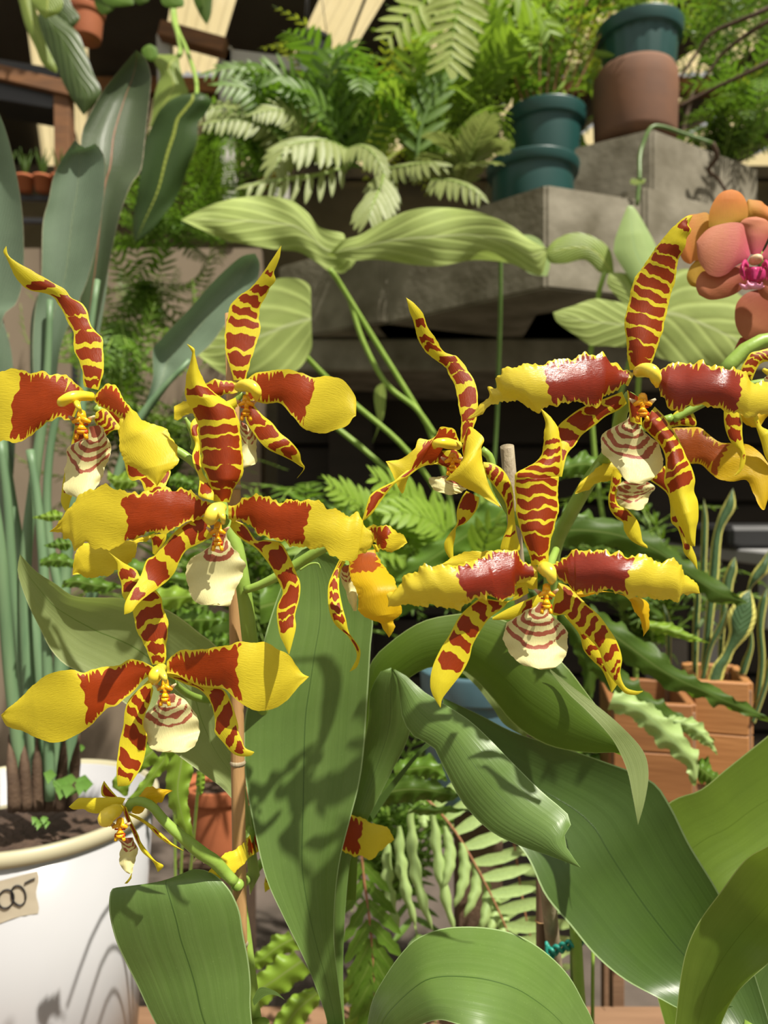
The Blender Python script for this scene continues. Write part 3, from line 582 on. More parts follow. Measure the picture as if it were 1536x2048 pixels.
# ---------------- orchid stems, leaves, bulbs and pots ----------------
MS = M_STEM
def stem(nm, s, d, r, parent, mat=None, seg=24): return ptube(nm, s, d, r, mat or MS, parent, 12, seg)
stem('flower_spike', "z:530,2120 512,2040 502,1960 492,1880 480,1800 474,1745 510,1620 528,1450 503,1300 489,1190 472,1090 455,1060 440,1000 410,940 398,920", (.46,.46,.455,.455,.455,.46,.49,.495,.445,.432,.43,.43,.43,.43,.43), (11,11,12,15,15,13,9), left_orchid, seg=60)
stem('pedicel', "z:490,1180 520,1170 560,1150 600,1125 650,1095 700,1080", (.425,.42,.41), (8,11,9), left_orchid)
stem('pedicel', "z:432,1100 440,1060 452,1040 440,1030", (.40,.385,.37), (8,8,7), left_orchid)
stem('pedicel', "z:398,935 375,915 350,900 300,880 230,840 190,815", (.43,.43,.42), (9,10,8), left_orchid)
stem('pedicel', "z:398,935 420,890 450,830 485,785", (.43,.44,.44), (8,8,7), left_orchid)
stem('pedicel', "z:330,1348 370,1385 420,1400 500,1395 530,1400", (.385,.43,.47,.495,.495), (6,7,7), left_orchid)
stem('pedicel', "q:640,400 660,350 720,320 800,325 900,380 1000,500 1120,620 1250,730 1400,850 1536,940 z:450,1745 470,1765", (.40,.40,.42), (9,9,10,13,13,11), left_orchid)
stem('pedicel', "z:475,1770 495,1758 530,1720 600,1680", (.44,.50,.505), (10,9,8), left_orchid)
stem('bract', "q:1440,940 1400,895 1350,900 1320,940", (.41,.41), (5,4,1.5), left_orchid, solid('pale bract', (.6,.6,.25), None, 20))
stem('bract', "z:600,1140 620,1128 636,1127 641,1137", (.41,.41), (2,2,1), left_orchid)
stem('bract', "p:290,980 310,900 270,800 200,670", (.425,.415), (9,10,7,3), left_orchid)
stem('flower_spike', "z:1200,2130 1165,2040 1150,1850 1125,1650 1105,1400 1100,1200 1104,1130 1115,1080 1145,1020 1180,960 1215,910 1235,870 1240,830 1262,790", (.60,.60,.60,.57,.50,.42,.40), (11,12,13,14,13,9), right_orchid, seg=60)
stem('pedicel', "z:1165,985 1195,935 1240,890 1290,855 1345,835", (.455,.455,.45), (7,8,8), right_orchid)
stem('pedicel', "z:1112,1100 1100,1130 1096,1150", (.40,.38,.36), (8,9,8), right_orchid)
stem('pedicel', "o:1180,290 1240,340 1260,420 1290,560 1330,640 1400,760 1500,860 z:1090,1090", (.41,.41), (8,9,8), right_orchid)
stem('pedicel', "z:1345,840 1420,800 1500,770 1580,760", (.45,.44), (8,8), right_orchid)
def leaf(A, B, d, mat, par, label=None, **k):
    k['cup'] = k.get('cup', 0)*.7
    o = blade('leaf', A, B, d, mat, par, nu=16, nv=56, **k)
    if label: o['label'] = label
    return o
LO, RO = left_orchid, right_orchid
leaf("z:648,2120 655,2050 630,1970 600,1900 565,1830 530,1750 505,1640 490,1550 488,1450 503,1380 525,1290 553,1200 588,1115 622,1092",
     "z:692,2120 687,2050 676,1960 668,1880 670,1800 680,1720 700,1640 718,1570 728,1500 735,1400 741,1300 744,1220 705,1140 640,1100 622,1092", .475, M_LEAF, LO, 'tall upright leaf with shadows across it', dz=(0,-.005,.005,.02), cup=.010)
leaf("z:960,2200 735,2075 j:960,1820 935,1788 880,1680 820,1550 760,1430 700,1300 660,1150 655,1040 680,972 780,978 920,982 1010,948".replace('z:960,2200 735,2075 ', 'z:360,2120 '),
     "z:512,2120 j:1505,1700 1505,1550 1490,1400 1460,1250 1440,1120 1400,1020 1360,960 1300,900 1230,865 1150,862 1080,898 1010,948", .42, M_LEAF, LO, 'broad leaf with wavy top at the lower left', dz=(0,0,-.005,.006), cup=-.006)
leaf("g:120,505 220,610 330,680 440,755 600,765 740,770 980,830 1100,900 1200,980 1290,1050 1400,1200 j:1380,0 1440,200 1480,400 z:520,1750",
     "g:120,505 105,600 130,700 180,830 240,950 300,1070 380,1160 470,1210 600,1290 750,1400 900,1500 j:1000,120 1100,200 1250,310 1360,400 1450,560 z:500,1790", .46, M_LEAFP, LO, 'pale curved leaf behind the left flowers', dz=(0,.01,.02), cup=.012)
leaf("z:505,2000 520,1975 550,1982 570,2000", "z:508,2012 530,1992 550,1990 570,2000", .43, M_LEAF, LO)
# right orchid leaves
leaf("z:655,2100 668,1950 668,1800 685,1690 705,1600 735,1450 740,1385 768,1336 790,1345 800,1400 806,1440 830,1475 865,1492 885,1530 905,1570 930,1612 980,1662 1040,1692 1100,1712 1162,1736",
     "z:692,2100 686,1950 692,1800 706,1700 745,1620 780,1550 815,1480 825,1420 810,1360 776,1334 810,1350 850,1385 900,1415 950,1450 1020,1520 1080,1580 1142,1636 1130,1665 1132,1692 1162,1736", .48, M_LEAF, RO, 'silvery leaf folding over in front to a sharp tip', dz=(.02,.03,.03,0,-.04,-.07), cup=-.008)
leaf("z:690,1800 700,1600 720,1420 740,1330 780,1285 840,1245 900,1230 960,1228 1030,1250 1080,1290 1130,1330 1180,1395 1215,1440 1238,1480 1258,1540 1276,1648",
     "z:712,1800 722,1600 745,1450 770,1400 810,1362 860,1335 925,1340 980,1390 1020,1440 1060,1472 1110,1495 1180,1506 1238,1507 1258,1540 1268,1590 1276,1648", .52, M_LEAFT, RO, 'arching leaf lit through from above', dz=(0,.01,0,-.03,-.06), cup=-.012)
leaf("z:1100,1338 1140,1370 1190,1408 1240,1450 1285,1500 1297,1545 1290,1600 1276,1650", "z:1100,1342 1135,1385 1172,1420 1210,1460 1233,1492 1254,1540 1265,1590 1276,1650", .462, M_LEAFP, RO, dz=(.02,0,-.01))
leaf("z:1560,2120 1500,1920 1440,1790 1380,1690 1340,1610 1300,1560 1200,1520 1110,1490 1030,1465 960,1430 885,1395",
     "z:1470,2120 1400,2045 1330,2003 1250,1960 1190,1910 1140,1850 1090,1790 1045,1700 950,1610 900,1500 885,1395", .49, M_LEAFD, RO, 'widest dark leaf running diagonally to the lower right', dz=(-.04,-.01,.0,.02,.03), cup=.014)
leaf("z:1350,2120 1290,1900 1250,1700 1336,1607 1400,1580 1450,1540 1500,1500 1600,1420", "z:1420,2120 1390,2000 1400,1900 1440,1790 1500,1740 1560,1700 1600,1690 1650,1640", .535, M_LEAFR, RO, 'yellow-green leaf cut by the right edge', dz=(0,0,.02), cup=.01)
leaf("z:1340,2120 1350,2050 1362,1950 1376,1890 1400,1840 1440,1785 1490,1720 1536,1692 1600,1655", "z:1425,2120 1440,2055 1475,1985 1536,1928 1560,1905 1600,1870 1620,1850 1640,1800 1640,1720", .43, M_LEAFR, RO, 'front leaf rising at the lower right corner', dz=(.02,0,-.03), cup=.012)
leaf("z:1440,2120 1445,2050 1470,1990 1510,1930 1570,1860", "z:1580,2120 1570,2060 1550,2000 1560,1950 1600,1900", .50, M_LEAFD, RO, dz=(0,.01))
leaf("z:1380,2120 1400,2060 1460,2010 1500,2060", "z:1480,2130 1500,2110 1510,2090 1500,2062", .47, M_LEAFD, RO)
leaf("z:728,2130 733,2060 745,2000 772,1950 800,1910 832,1878 880,1858 930,1853 980,1856 1024,1866 1064,1885 1107,1918 1140,1955 1165,2000 1188,2050 1200,2130",
     "z:760,2150 775,2100 800,2070 840,2050 880,2040 920,2050 960,2060 990,2070 1020,2080 1050,2095 1080,2110 1100,2120 1120,2130 1140,2140 1170,2145 1190,2150", .41, M_LEAF, RO, 'broad arched leaf at the bottom edge', dz=(.01,-.01,.02), cup=-.012, du=-.016)
leaf("z:925,1342 970,1352 1010,1400 1040,1440 1070,1475", "z:925,1346 955,1375 985,1415 1010,1450 1060,1478", .54, M_LEAFP, RO)
leaf("z:860,1420 870,1470 890,1520 930,1500 1000,1470".replace('z:860,1420', 'z:735,1620'), "z:745,1640 800,1560 850,1500 900,1480 1000,1475", .56, M_LEAFD, RO)

def pseudobulb(par, x, d, z, r, h):
    X = (x-768)/FP*d
    lathe('pseudobulb', [(r*.5, 0), (r*.95, h*.2), (r, h*.4), (r*.8, h*.7), (r*.35, h*.95), (.003, h)], MS, par, (X, d, z), 20, mod=lambda k, th, rr: rr*(1+.05*math.cos(6*th)))
PZ = .60
def orchid_pot(par_label, x, y, r, h=.13):
    p = empty('flower_pot', par_label, 'pot')
    z0 = PZ-h
    lathe('body', [(r*.72, 0), (r*.92, h*.82), (r, h*.84), (r, h), (r*.93, h), (r*.88, h*.8), (.001, h*.78)], M_BLK, p, (x, y, z0), 40)
    lathe('bark', [(.001, h*.3), (r*.8, h*.4), (r*.86, h*.86), (.001, h*.93)], M_BARK, p, (x, y, z0), 24)
    return p
orchid_pot('black pot under the left tiger orchid, below the picture', -.10, .45, .075)
orchid_pot('black pot under the right tiger orchid, below the picture', .16, .50, .10)
for x, d_, r in ((560, .45, .022), (480, .44, .018), (650, .475, .018)): pseudobulb(LO, x-40*0, d_, PZ-.01, r, .10)
for x, d_, r in ((1200, .50, .022), (1420, .49, .024), (700, .51, .015), (1080, .47, .02)):
    pseudobulb(RO, x, d_, PZ-.01, r, .10)
# leaf sheaths tie the leaves to the bulbs under the frame
for par, x, d_ in ((LO, 668, .475), (LO, 440, .42), (LO, 520, .45), (RO, 673, .50), (RO, 1200, .50), (RO, 1510, .46), (RO, 1385, .46), (RO, 960, .42)):
    top = D(x, 2115, d_); 
    tube('leaf_sheath', [top+Vector((0, 0, .02)), top.lerp(Vector((top.x*.8, .47, PZ+.05)), .5), Vector((top.x*.7, .47, PZ+.03))], (.006, .010, .013), M_STEM, par, 10, 8)

# ---------------- stakes, ties ----------------
st = empty('bamboo_stake', 'tan bamboo stake running full height behind the left tiger orchid', 'stake')
a, b = D(463, 628, .45), D(483, 2060, .45); b = a+(b-a)*1.1
tube('cane', [a, b], (.0040, .0043), M_BAM, st, 14, 6)
for t in (.22, .57, .80): lathe('node', [(.0043, -.0015), (.0050, 0), (.0043, .0015)], M_BAMG, st, tuple(a.lerp(b, t)), 16)
st = empty('bamboo_stake', 'grey weathered stake with a cut top between the centre and lower right flowers', 'stake')
a, b = D(1014, 893, .43), D(1115, 1990, .66); b = a+(b-a)*1.10
tube('cane', [a, b], (.0041, .0066), M_BAMG, st, 14, 6)
for t in (.45,): lathe('node', [(.0052, -.0015), (.0054, 0), (.0045, .0015)], M_BAMD, st, tuple(a.lerp(b, t)), 16)
st = empty('bamboo_stake', 'dark brown cane below the right orchid, held by the green tie', 'stake')
a, b = D(1082, 1700, .63), D(1083, 2060, .63); b = a+(b-a)*1.4
tube('cane', [a, b], (.0044, .0046), M_BAMD, st, 12, 6)
lathe('node', [(.0038, -.001), (.0054, 0), (.0038, .001)], M_BAM, st, tuple(D(1082, 1842, .63)), 16)
st = empty('bamboo_stake', 'thin olive cane right of the dark brown cane behind the green tie', 'stake')
tube('cane', [D(1150, 1760, .66), D(1156, 2200, .66)], (.0055, .0056), M_STEMD, st, 12, 6)
tube('cane', [D(1186, 1880, .66), D(1184, 2200, .66)], (.0016, .0018), M_STEM, st, 8, 6)
tie = empty('plastic_tie', 'twisted green plastic tie around the canes at the lower right', 'tie')
for ph, nm in ((0, 'strand'), (math.pi, 'strand')):
    pts = []
    for i in range(40):
        t = i/39; c = D(1094+88*t, 1907-34*t, .60)
        pts.append(c+Vector((0, .002*math.cos(ph+t*22), .003*math.sin(ph+t*22))))
    tube(nm, pts, .0016, M_TIE, tie, 8, 60)
blob('knot', D(1182, 1874, .597), (.005, .004, .004), M_TIE, tie, 2, f=lambda p: p*(1+.25*noise.noise(p*3)))
tube('loop', [D(1093, 1886, .60), D(1094, 1912, .60), D(1107, 1914, .60), D(1094, 1888, .61), D(1093, 1886, .60)], .0014, M_TIE, tie, 8, 24)

# ---------------- moth orchid ----------------
ph = empty('moth_orchid', 'salmon-orange moth orchid with magenta lip at the right edge', 'orchid')
def pp(A, B, d, mat, t0=.3, cup=-.0028, **k):
    return blade('petal', A, B, d, mat, fl, nu=20, nv=40, cup=cup, fieldf=f_blush(t0), **k)
d = .56; fl = flower(ph, d, 'orange flower seen from behind')
pp("r:440,480 450,300 520,150 600,75 700,50", "r:800,430 880,370 885,250 850,150 790,80 700,50", d, M_PHALB)
pp("r:480,480 430,320 300,330 200,350 130,450 110,600 110,780", "r:480,700 400,850 290,860 230,900 150,860 110,780", d+.01, M_PHALB)
pp("r:860,330 880,175 950,170 1040,185 1090,230 1250,330 1300,420", "r:860,420 950,380 1080,420 1200,450 1300,430", d+.01, M_PHALB)
pp("r:330,820 230,930 190,1050 230,1140 300,1165", "r:420,960 400,1080 350,1150 300,1165", d+.012, M_PHALB, 1.4)
d = .53; fl = flower(ph, d, 'salmon flower facing the camera')
pp("r:915,790 860,560 830,450 740,425 600,440 450,490 350,580 300,650", "r:880,850 740,930 650,1010 550,1045 450,1020 380,950 320,840 300,650", d-.004, M_PHAL)
pp("r:920,790 870,620 840,480 800,430 870,375 980,360", "r:1030,790 1070,700 1115,600 1150,500 1100,400 980,360", d, M_PHAL)
pp("r:1040,790 1100,700 1200,500 1350,450 1450,600", "r:1060,850 1150,950 1300,1040 1420,900 1450,600", d-.004, M_PHAL)
pp("r:880,860 700,950 500,1000 380,980 310,1060 295,1160 330,1250", "r:960,1060 860,1150 740,1240 600,1290 450,1305 330,1250", d+.002, M_PHALD)
pp("r:1060,900 1150,1000 1300,1150 1350,1250", "r:960,1000 980,1150 1050,1280 1200,1330 1350,1250", d+.002, M_PHALD)
blob('column', D(1340+975/5.689, 370+850/5.689, d-.012), (.0042, .006, .0036), M_WHT, fl)
for A, B in (("r:900,900 860,840 810,900 790,1000 840,1090", "r:890,960 850,930 850,1000 860,1060 845,1092"), ("r:1040,900 1090,840 1130,900 1150,1000 1100,1090", "r:1050,960 1090,930 1100,1000 1090,1060 1098,1092")):
    blade('side_lobe', A, B, d-.012, M_MAG, fl, cup=-.006, nu=6, nv=16, dz=(0,-.01,0))
blade('lip', "r:890,930 850,980 860,1060 900,1110 950,1130", "r:1050,930 1090,980 1080,1060 1020,1110 950,1130", d-.006, M_MAG, fl, cup=-.012, nu=8, nv=20)
M_PINK = solid('pale pink lip tip', (.80, .32, .45), (.7, .2, .38), 60, rough=.5)
ptube('lip_tip', "r:790,1120 850,1165 900,1150 960,1140 1010,1165 1070,1155", (d-.014,)*3, (1.5,5,8,5,1.5), M_PINK, fl)
ptube('lip_horn', "r:880,1090 900,1140 960,1155 1030,1150 1050,1110", (d-.016,)*3, (1.5,4,6,4,1.5), M_PINK, fl)
d = .55; fl = flower(ph, d, 'russet flower hanging below, cut by the picture edge')
pp("r:1115,1180 950,1200 830,1260 750,1370 740,1550 790,1690 860,1760", "r:1300,1200 1350,1400 1300,1600 1150,1700 1000,1740 860,1762", d, M_PHALD)
pp("r:800,1735 750,1830 730,1910 800,1990 900,2000", "r:1100,1700 1150,1850 1100,1950 1000,2000 900,2002", d+.012, M_PHALD)
tube('flower_spike', [D(x, y, q) for x, y, q in ((1440,752,.50), (1455,735,.50), (1480,708,.50), (1505,690,.50), (1536,681,.50), (1580,690,.51), (1640,800,.54), (1680,1000,.58), (1700,1500,.60), (1700,2100,.60), (1700,2250,.60))], .0050, M_STEM, ph, 14, 60)
tube('pedicel', [D(1640,800,.54), D(1600,700,.55), D(1530,530,.545)], .003, M_STEM, ph, 8, 12)
tube('pedicel', [D(1600,700,.55), D(1560,600,.57), D(1500,470,.575)], .003, M_STEM, ph, 8, 12)
tube('pedicel', [D(1640,800,.54), D(1600,740,.56), D(1560,660,.562)], .003, M_STEM, ph, 8, 12)
p_ = D(1700, 2250, .60)
pot3 = empty('flower_pot', 'black pot under the moth orchid, outside the right edge', 'pot')
lathe('body', [(.05, -.14), (.066, -.01), (.07, -.01), (.07, .01), (.064, .01), (.06, -.01), (.001, -.012)], M_BLK, pot3, (p_.x, p_.y, .62), 32)
# ---------------- setting ----------------
def struct(o): o['kind'] = 'structure'; return o
floor = struct(box('floor', (-5, -2, -.1), (5, 6.2, 0), M_FLOOR))
wl = struct(box('wall_back', (-5, 3.0, 0), (-.5, 3.12, 2.17), M_TAN))
struct(box('wall_far', (-4, 4.8, 0), (4, 4.9, 3.42), M_CONCD))
# board wall under the ledge: each board a piece
struct(box('wall_left_added', (-4.1, 1.2, 0), (-4, 4.9, 3.3), M_CONCD)); struct(box('wall_right_added', (4, 1.2, 0), (4.1, 4.9, 3.3), M_CONCD))  # unseen side walls, added to darken the ambient light
wu = empty('wall_under'); wu['kind'] = 'structure'
for k in range(7):
    z0 = .02+k*.225
    box('plank', (-.42, 2.90+.006*(k % 2), z0), (3.2, 2.95, z0+.205), M_DARKW, wu, .003)
struct(box('wall_core', (-.41, 2.96, 0), (3.2, 3.1, 1.62), M_DARKW))
# roof: dark sheets with corrugated translucent sheets between, on rafters
RD = Vector((-.4, 1, .03)).normalized(); RX = Vector((1, .4, 0)).normalized()
roof = empty('roof'); roof['kind'] = 'structure'
def sheet(name, s0, s1, y0, y1, z, mat, corr):
    n = int((s1-s0)/.012) if corr else 6
    vs, fs = [], []
    for j in range(2):
        y = (y0, y1)[j]
        for i in range(n+1):
            s = s0+(s1-s0)*i/n
            vs.append((s-.4*y, y, z+.03*(y-y0)+(.010*math.sin(s*2*math.pi/.055) if corr else 0)))
    for i in range(n): fs.append((i, i+1, n+2+i, n+1+i))
    o = link(name, mesh(vs, fs), mat, roof)
    return o
s = -3.2; k = 0
while s < 6.0:
    sheet('roof_sheet', s, s+.36, 2.65, 6.2, 3.30, M_ROOF, False)
    for q in range(3):
        y0 = 2.65+q*1.18
        sheet('skylight_sheet', s+.35, s+.66, y0, y0+1.13, 3.31, M_ROOFT, True)
    s += .64; k += 1
for k in range(4):
    y = 2.75+k*.95
    box('rafter', (-4, y, 3.20), (4, y+.06, 3.28), M_BEAM if k % 2 else M_ROOF, roof, .004)
for k in range(5):
    x0 = -2.6+k*1.3
    tube('roof_wire', [Vector((x0, 2.7, 3.15)), Vector((x0-.9, 5.8, 3.2))], .006, M_BLK, roof, 6, 3)
# frames at the left
def pbox(name, pa, pb, d, th, mat, par=None, dep=None):
    """bar between two photo points at depth d, th metres thick"""
    A, B = D(*pa, d), D(*pb, dep or d); v = B-A; L = v.length
    M = Matrix.Translation(A) @ v.to_track_quat('X', 'Z').to_matrix().to_4x4()
    return box(name, (0, -th/2, -th/2), (L, th/2, th/2), mat, par, .003, M)
beam = struct(pbox('trim_1', (-60, 135), (150, 185), 2.9, .055, M_BEAM))
struct(pbox('trim_2', (128, 190), (134, 560), 2.92, .06, M_BEAM))
struct(pbox('trim_3', (322, 62), (452, 98), 2.95, .06, M_BEAM))
w1 = empty('window_1'); w1['kind'] = 'structure'
for a_, b_ in (((452, 100), (462, 480)), ((452, 118), (700, 150)), ((558, 135), (565, 420)), ((330, 75), (335, 300))):
    pbox('frame', a_, b_, 3.0, .055, M_WHITE, w1)
struct(pbox('trim_4', (0, 178), (130, 200), 2.98, .16, M_BLK))
# shelf behind the left leaves with little pots
shelf = empty('plant_shelf', 'dark metal shelf with small pots behind the far-left paddle leaves', 'shelf')
for z in (395, 440): pbox('board', (-60, z), (160, z+4), 2.7, .02, M_BLK, shelf)
for x in (-50, 150): pbox('post', (x, 300), (x, 900), 2.72, .02, M_BLK, shelf)
for k in range(5):
    c = D(-20+k*35, 390, 2.68)
    po = empty('flower_pot', ('leftmost', 'second', 'middle', 'fourth', 'rightmost')[k]+' small red pot in the row on the dark metal shelf', 'pot', 'small red pots on the dark shelf')
    lathe('body', [(.024, 0), (.03, .045), (.033, .045), (.033, .055), (.028, .055), (.001, .05)], M_TERO, po, (c.x, c.y, c.z+.012), 20)
    for q in range(5):
        an = q*1.3+k
        tube('leaf', [Vector((c.x, c.y, c.z+.06)), Vector((c.x+.015*math.cos(an), c.y+.015*math.sin(an), c.z+.12)), Vector((c.x+.03*math.cos(an), c.y+.03*math.sin(an), c.z+.16))], (.004, .005, .001), M_FERN3, po, 6, 5)
# hexagonal concrete planters
def hexp(label, x, y, d, top, h, side, ang, wall=.035):
    c0 = D(x, y, d); zt = c0.z
    # front corner at c0; the prism lies behind it
    cx, cy = c0.x-math.sin(ang)*side*-1*0+side*math.sin(ang), c0.y+side*math.cos(ang)
    bm = bmesh.new()
    def ring(r, z): return [bm.verts.new((cx+r*math.sin(ang+math.pi+k*math.pi/3), cy+r*math.cos(ang+math.pi+k*math.pi/3), z)) for k in range(6)]
    r1, r2, r3, r4 = ring(side, zt-h), ring(side, zt), ring(side-wall, zt), ring(side-wall, zt-h*.35)
    for p, q in ((r1, r2), (r2, r3), (r3, r4)):
        for k in range(6): bm.faces.new((p[k], p[(k+1) % 6], q[(k+1) % 6], q[k]))
    bm.faces.new(r1[::-1]); bm.faces.new(r4)
    me = bpy.data.meshes.new('m'); bmesh.ops.bevel(bm, geom=[e for e in bm.edges], offset=.006, segments=2, affect='EDGES'); bm.to_mesh(me); bm.free()
    o = link('concrete_planter', me, M_CONC, smooth=False); return o, Vector((cx, cy, zt))
tiers = empty('concrete_planter', 'stepped hexagonal concrete planters carrying the green and terracotta pots', 'planter')
for x, y, d, side, ang in ((1092, 368, 1.80, .56, .20), (1305, 256, 1.98, .46, .0), (1292, 372, 1.88, .30, .05), (760, 478, 2.13, .40, .10)):
    h_ = CH+(1024-y)/FP*d-1.645
    o, _c = hexp('', x, y, d, 0, h_, side, ang); o.name = 'tier'; o.parent = tiers
struct(box('ledge', (-.38, 2.30, 1.54), (3.2, 3.12, 1.64), M_CONC, None, .006))
for k, X in enumerate((-.2, .95, 2.2)): struct(box('column_%d' % (k+1), (X, 2.70, 0), (X+.16, 2.86, 1.54), M_DARKW, None, .005))

# ---------------- pots ----------------
def simple_pot(name, label, c, r, h, mat, ribs=0, saucer=None, cat='pot', soil=True, taper=.78):
    p = empty(name, label, cat)
    z0 = c.z-h
    f = (lambda k, th, rr: rr*(1-.03*max(0, math.sin(ribs*th))) if 2 <= k <= 4 else rr) if ribs else None
    prof = [(r*taper, 0), (r*(taper+.01), h*.02), (r*(taper+.04), h*.14), (r*.895, h*.70), (r*.90, h*.765), (r*.905, h*.775), (r*.99, h*.785), (r*1.0, h*.80), (r*1.03, h*.97), (r*1.03, h*.99), (r*1.01, h), (r*.96, h), (r*.93, h*.97), (r*.88, h*.9)]
    if not soil: prof.append((r*.80, h*.3)); prof.append((.001, h*.2))
    lathe('body', prof, mat, p, (c.x, c.y, z0), 60, f)
    if soil: lathe('soil', [(r*.5, h*.75), (r*.89, h*.88), (r*.5, h*.905), (.001, h*.91)], M_SOIL, p, (c.x, c.y, z0), 24)
    return p
# teal pots on the ledge
cA = D(1090, 232, 2.15); simple_pot('flower_pot', 'green plastic pot standing in the middle of the three green pots', cA, .115, .18, M_TEAL)
cB = D(1065, 335, 1.95); simple_pot('flower_pot', 'wide low green plastic pot on the front planter corner', cB, .118, .12, M_TEAL, taper=.86)
cC = D(1278, 62, 2.12); simple_pot('flower_pot', 'fluted green plastic pot on top of the terracotta pot', cC, .118, .17, M_TEAL, ribs=20)
cD = D(1270, 152, 2.12)
tp = empty('terracotta_pot', 'tall weathered terracotta pot on the high concrete planter', 'pot')
lathe('body', [(.110, 0), (.114, .02), (.118, .15), (.116, .19), (.108, .205), (.10, .205), (.095, .15), (.001, .14)], M_TERR, tp, (cD.x, cD.y, cD.z-.20), 60)
cE = D(542, 312, 2.5); simple_pot('flower_pot', 'small orange terracotta pot behind the white frame', cE, .055, .09, M_TERO)
cF = D(173, 20, 2.1); hp = simple_pot('flower_pot', 'red-orange pot hanging at the upper left', cF, .050, .085, M_TERO)
cG = D(625, 82, 2.4); hb = simple_pot('flower_pot', 'black pot hanging near the roof above the round-leaved rosette', cG, .062, .07, M_BLK)
for c in (cF, cG):
    hg = empty('hanger', 'wire hanger holding the '+('red-orange' if c is cF else 'black')+' pot', 'hanger')
    for q in range(3):
        an = q*2.1; tube('wire', [c+Vector((.05*math.cos(an), .05*math.sin(an), 0)), c+Vector((0, 0, .35))], .0015, M_BLK, hg, 5, 3)
    tube('wire', [c+Vector((0, 0, .35)), Vector((c.x, c.y, 3.2))], .0015, M_BLK, hg, 5, 3)
cH = D(437, 1600, 1.15); simple_pot('flower_pot', 'terracotta pot in shade behind the bamboo stake', cH+Vector((0, 0, .03)), .055, .10, M_TERO)
cI = D(955, 1335, .95); simple_pot('flower_pot', 'blue-grey pot behind the lower right flower', cI, .072, .16, M_BLUE, taper=.9)

for c, r_, h_, w_ in ((cH+Vector((0, 0, .03)), .05, .10, 'terracotta pot'), (cI, .028, .16, 'blue-grey pot')):
    rb = empty('pedestal', 'plain wooden pedestal under the '+w_+' in the shade behind the leaves', 'pedestal')
    box('column', (c.x-r_, c.y-r_, 0), (c.x+r_, c.y+r_, c.z-h_-.012), M_TWIG, rb, .002); box('top', (c.x-r_*1.1, c.y-r_*1.1, c.z-h_-.012), (c.x+r_*1.1, c.y+r_*1.1, c.z-h_), M_TWIG, rb, .002)
# white pot with paddle-leaved plant
wp = empty('white_pot', 'large glossy white pot with cream rim and a taped price at the lower left', 'pot')
WC = D(58, 1600, .85); WC.z = CH-576/FP*.85; WR = .142; WH = .36
lathe('body', [(WR*.80, -WH), (WR*.97, -.004), (WR*.94, -.004), (WR*.93, -.07)], M_POTW, wp, tuple(WC), 96)
lathe('rim', [(WR*.97, -.016), (WR*1.0, -.012), (WR*1.005, 0), (WR*.96, .001), (WR*.95, -.01), (WR*.93, -.055), (WR*.92, -.07)], M_RIMW, wp, tuple(WC), 96, None, False)
so = blob('soil', (WC.x, WC.y, WC.z-.056), (WR*.93, WR*.93, .020), M_SOIL, wp, 4, f=lambda p: p*(1+.06*noise.noise(p*5)))
for k in range(90):
    an = random.random()*6.28; r = WR*.86*math.sqrt(random.random()); sz = .003+.005*random.random()
    q = blob('bark_chip', (WC.x+r*math.cos(an), WC.y+r*math.sin(an), WC.z-.042-.016*(r/WR)**2), (sz*1.6, sz, sz*.6), M_BARK, wp, 1, f=lambda p: p*(1+.4*noise.noise(p*2+Vector((k, 0, 0)))))
def on_pot(x, y, off=.0008):
    """where the ray through a photo point meets the white pot's wall"""
    dx, dz = (x-768)/FP, (1024-y)/FP
    a_ = dx*dx+1; lo = .55; best = None
    t = .5
    while t < .9:
        X, Y, Z = dx*t, t, CH+dz*t
        rr = WR*(.80+.17*min(1, max(0, (Z-(WC.z-WH))/WH)))+off
        if (X-WC.x)**2+(Y-WC.y)**2 < rr*rr: return Vector((X, Y, Z))
        t += .0005
    return Vector((X, Y, Z))
rows = []
for jj in range(9):
    row = []
    for ii in range(15):
        fx, fy = ii/14, jj/8
        x = -40+115*fx+3*math.sin(fy*9)*(fx == 1); y = (1772-30*fx)+(84+2*math.sin(fx*7))*fy
        row.append(on_pot(x, y, .0010))
    rows.append(row)
tape = grid('price_tape', rows, 14, 8, M_TAPE, wp); tape['label'] = 'torn beige masking tape with handwritten black 00-'
def ink(pts): tube('handwriting', [on_pot(x, y, .0020) for x, y in pts], .00085, M_INK, tape, 6, 50)
def oval(cx, cy, rx, ry, a0=0, tilt=.15):
    out = []
    for k in range(25):
        th = a0+6.6*k/24; X, Y = rx*math.cos(th), ry*math.sin(th)
        out.append((cx+X*math.cos(tilt)-Y*math.sin(tilt), cy+X*math.sin(tilt)+Y*math.cos(tilt)))
    return out
ink(oval(12, 1798, 15, 19, 1.2, .35)); ink(oval(37, 1791, 14, 20, -1.2, -.25)); ink([(49, 1767), (60, 1761), (70, 1757)])
ink(oval(-22, 1808, 14, 19, 1.2, .35))
def weed(label, x, y, d, n, s):
    w = empty('weed', label, 'weed')
    c = D(x, y, d)
    for k in range(n):
        an = k*2.4; r = s*(.4+.6*random.random()); p = c+Vector((r*math.cos(an), r*math.sin(an)*.6, s*(.3+.7*random.random())))
        tube('stem', [c, p], .0008, M_WEED, w, 5, 4)
        vs = [p, p+Vector((s*.35, 0, .002)), p+Vector((s*.1, 0, s*.38)), p+Vector((-s*.3, 0, .004)), p+Vector((0, -.004, -s*.3))]
        link('leaf', mesh(vs, [(0, 1, 2), (0, 2, 3), (0, 3, 4), (0, 4, 1)]), M_WEED, w)
weed('bright green weed seedling in the white pot beside the stalks', 140, 1592, .80, 10, .022)
weed('tiny weed seedling near the front rim of the white pot', 80, 1655, .74, 6, .010)
weed('small weed at the back wall of the white pot', 140, 1520, .90, 6, .016)

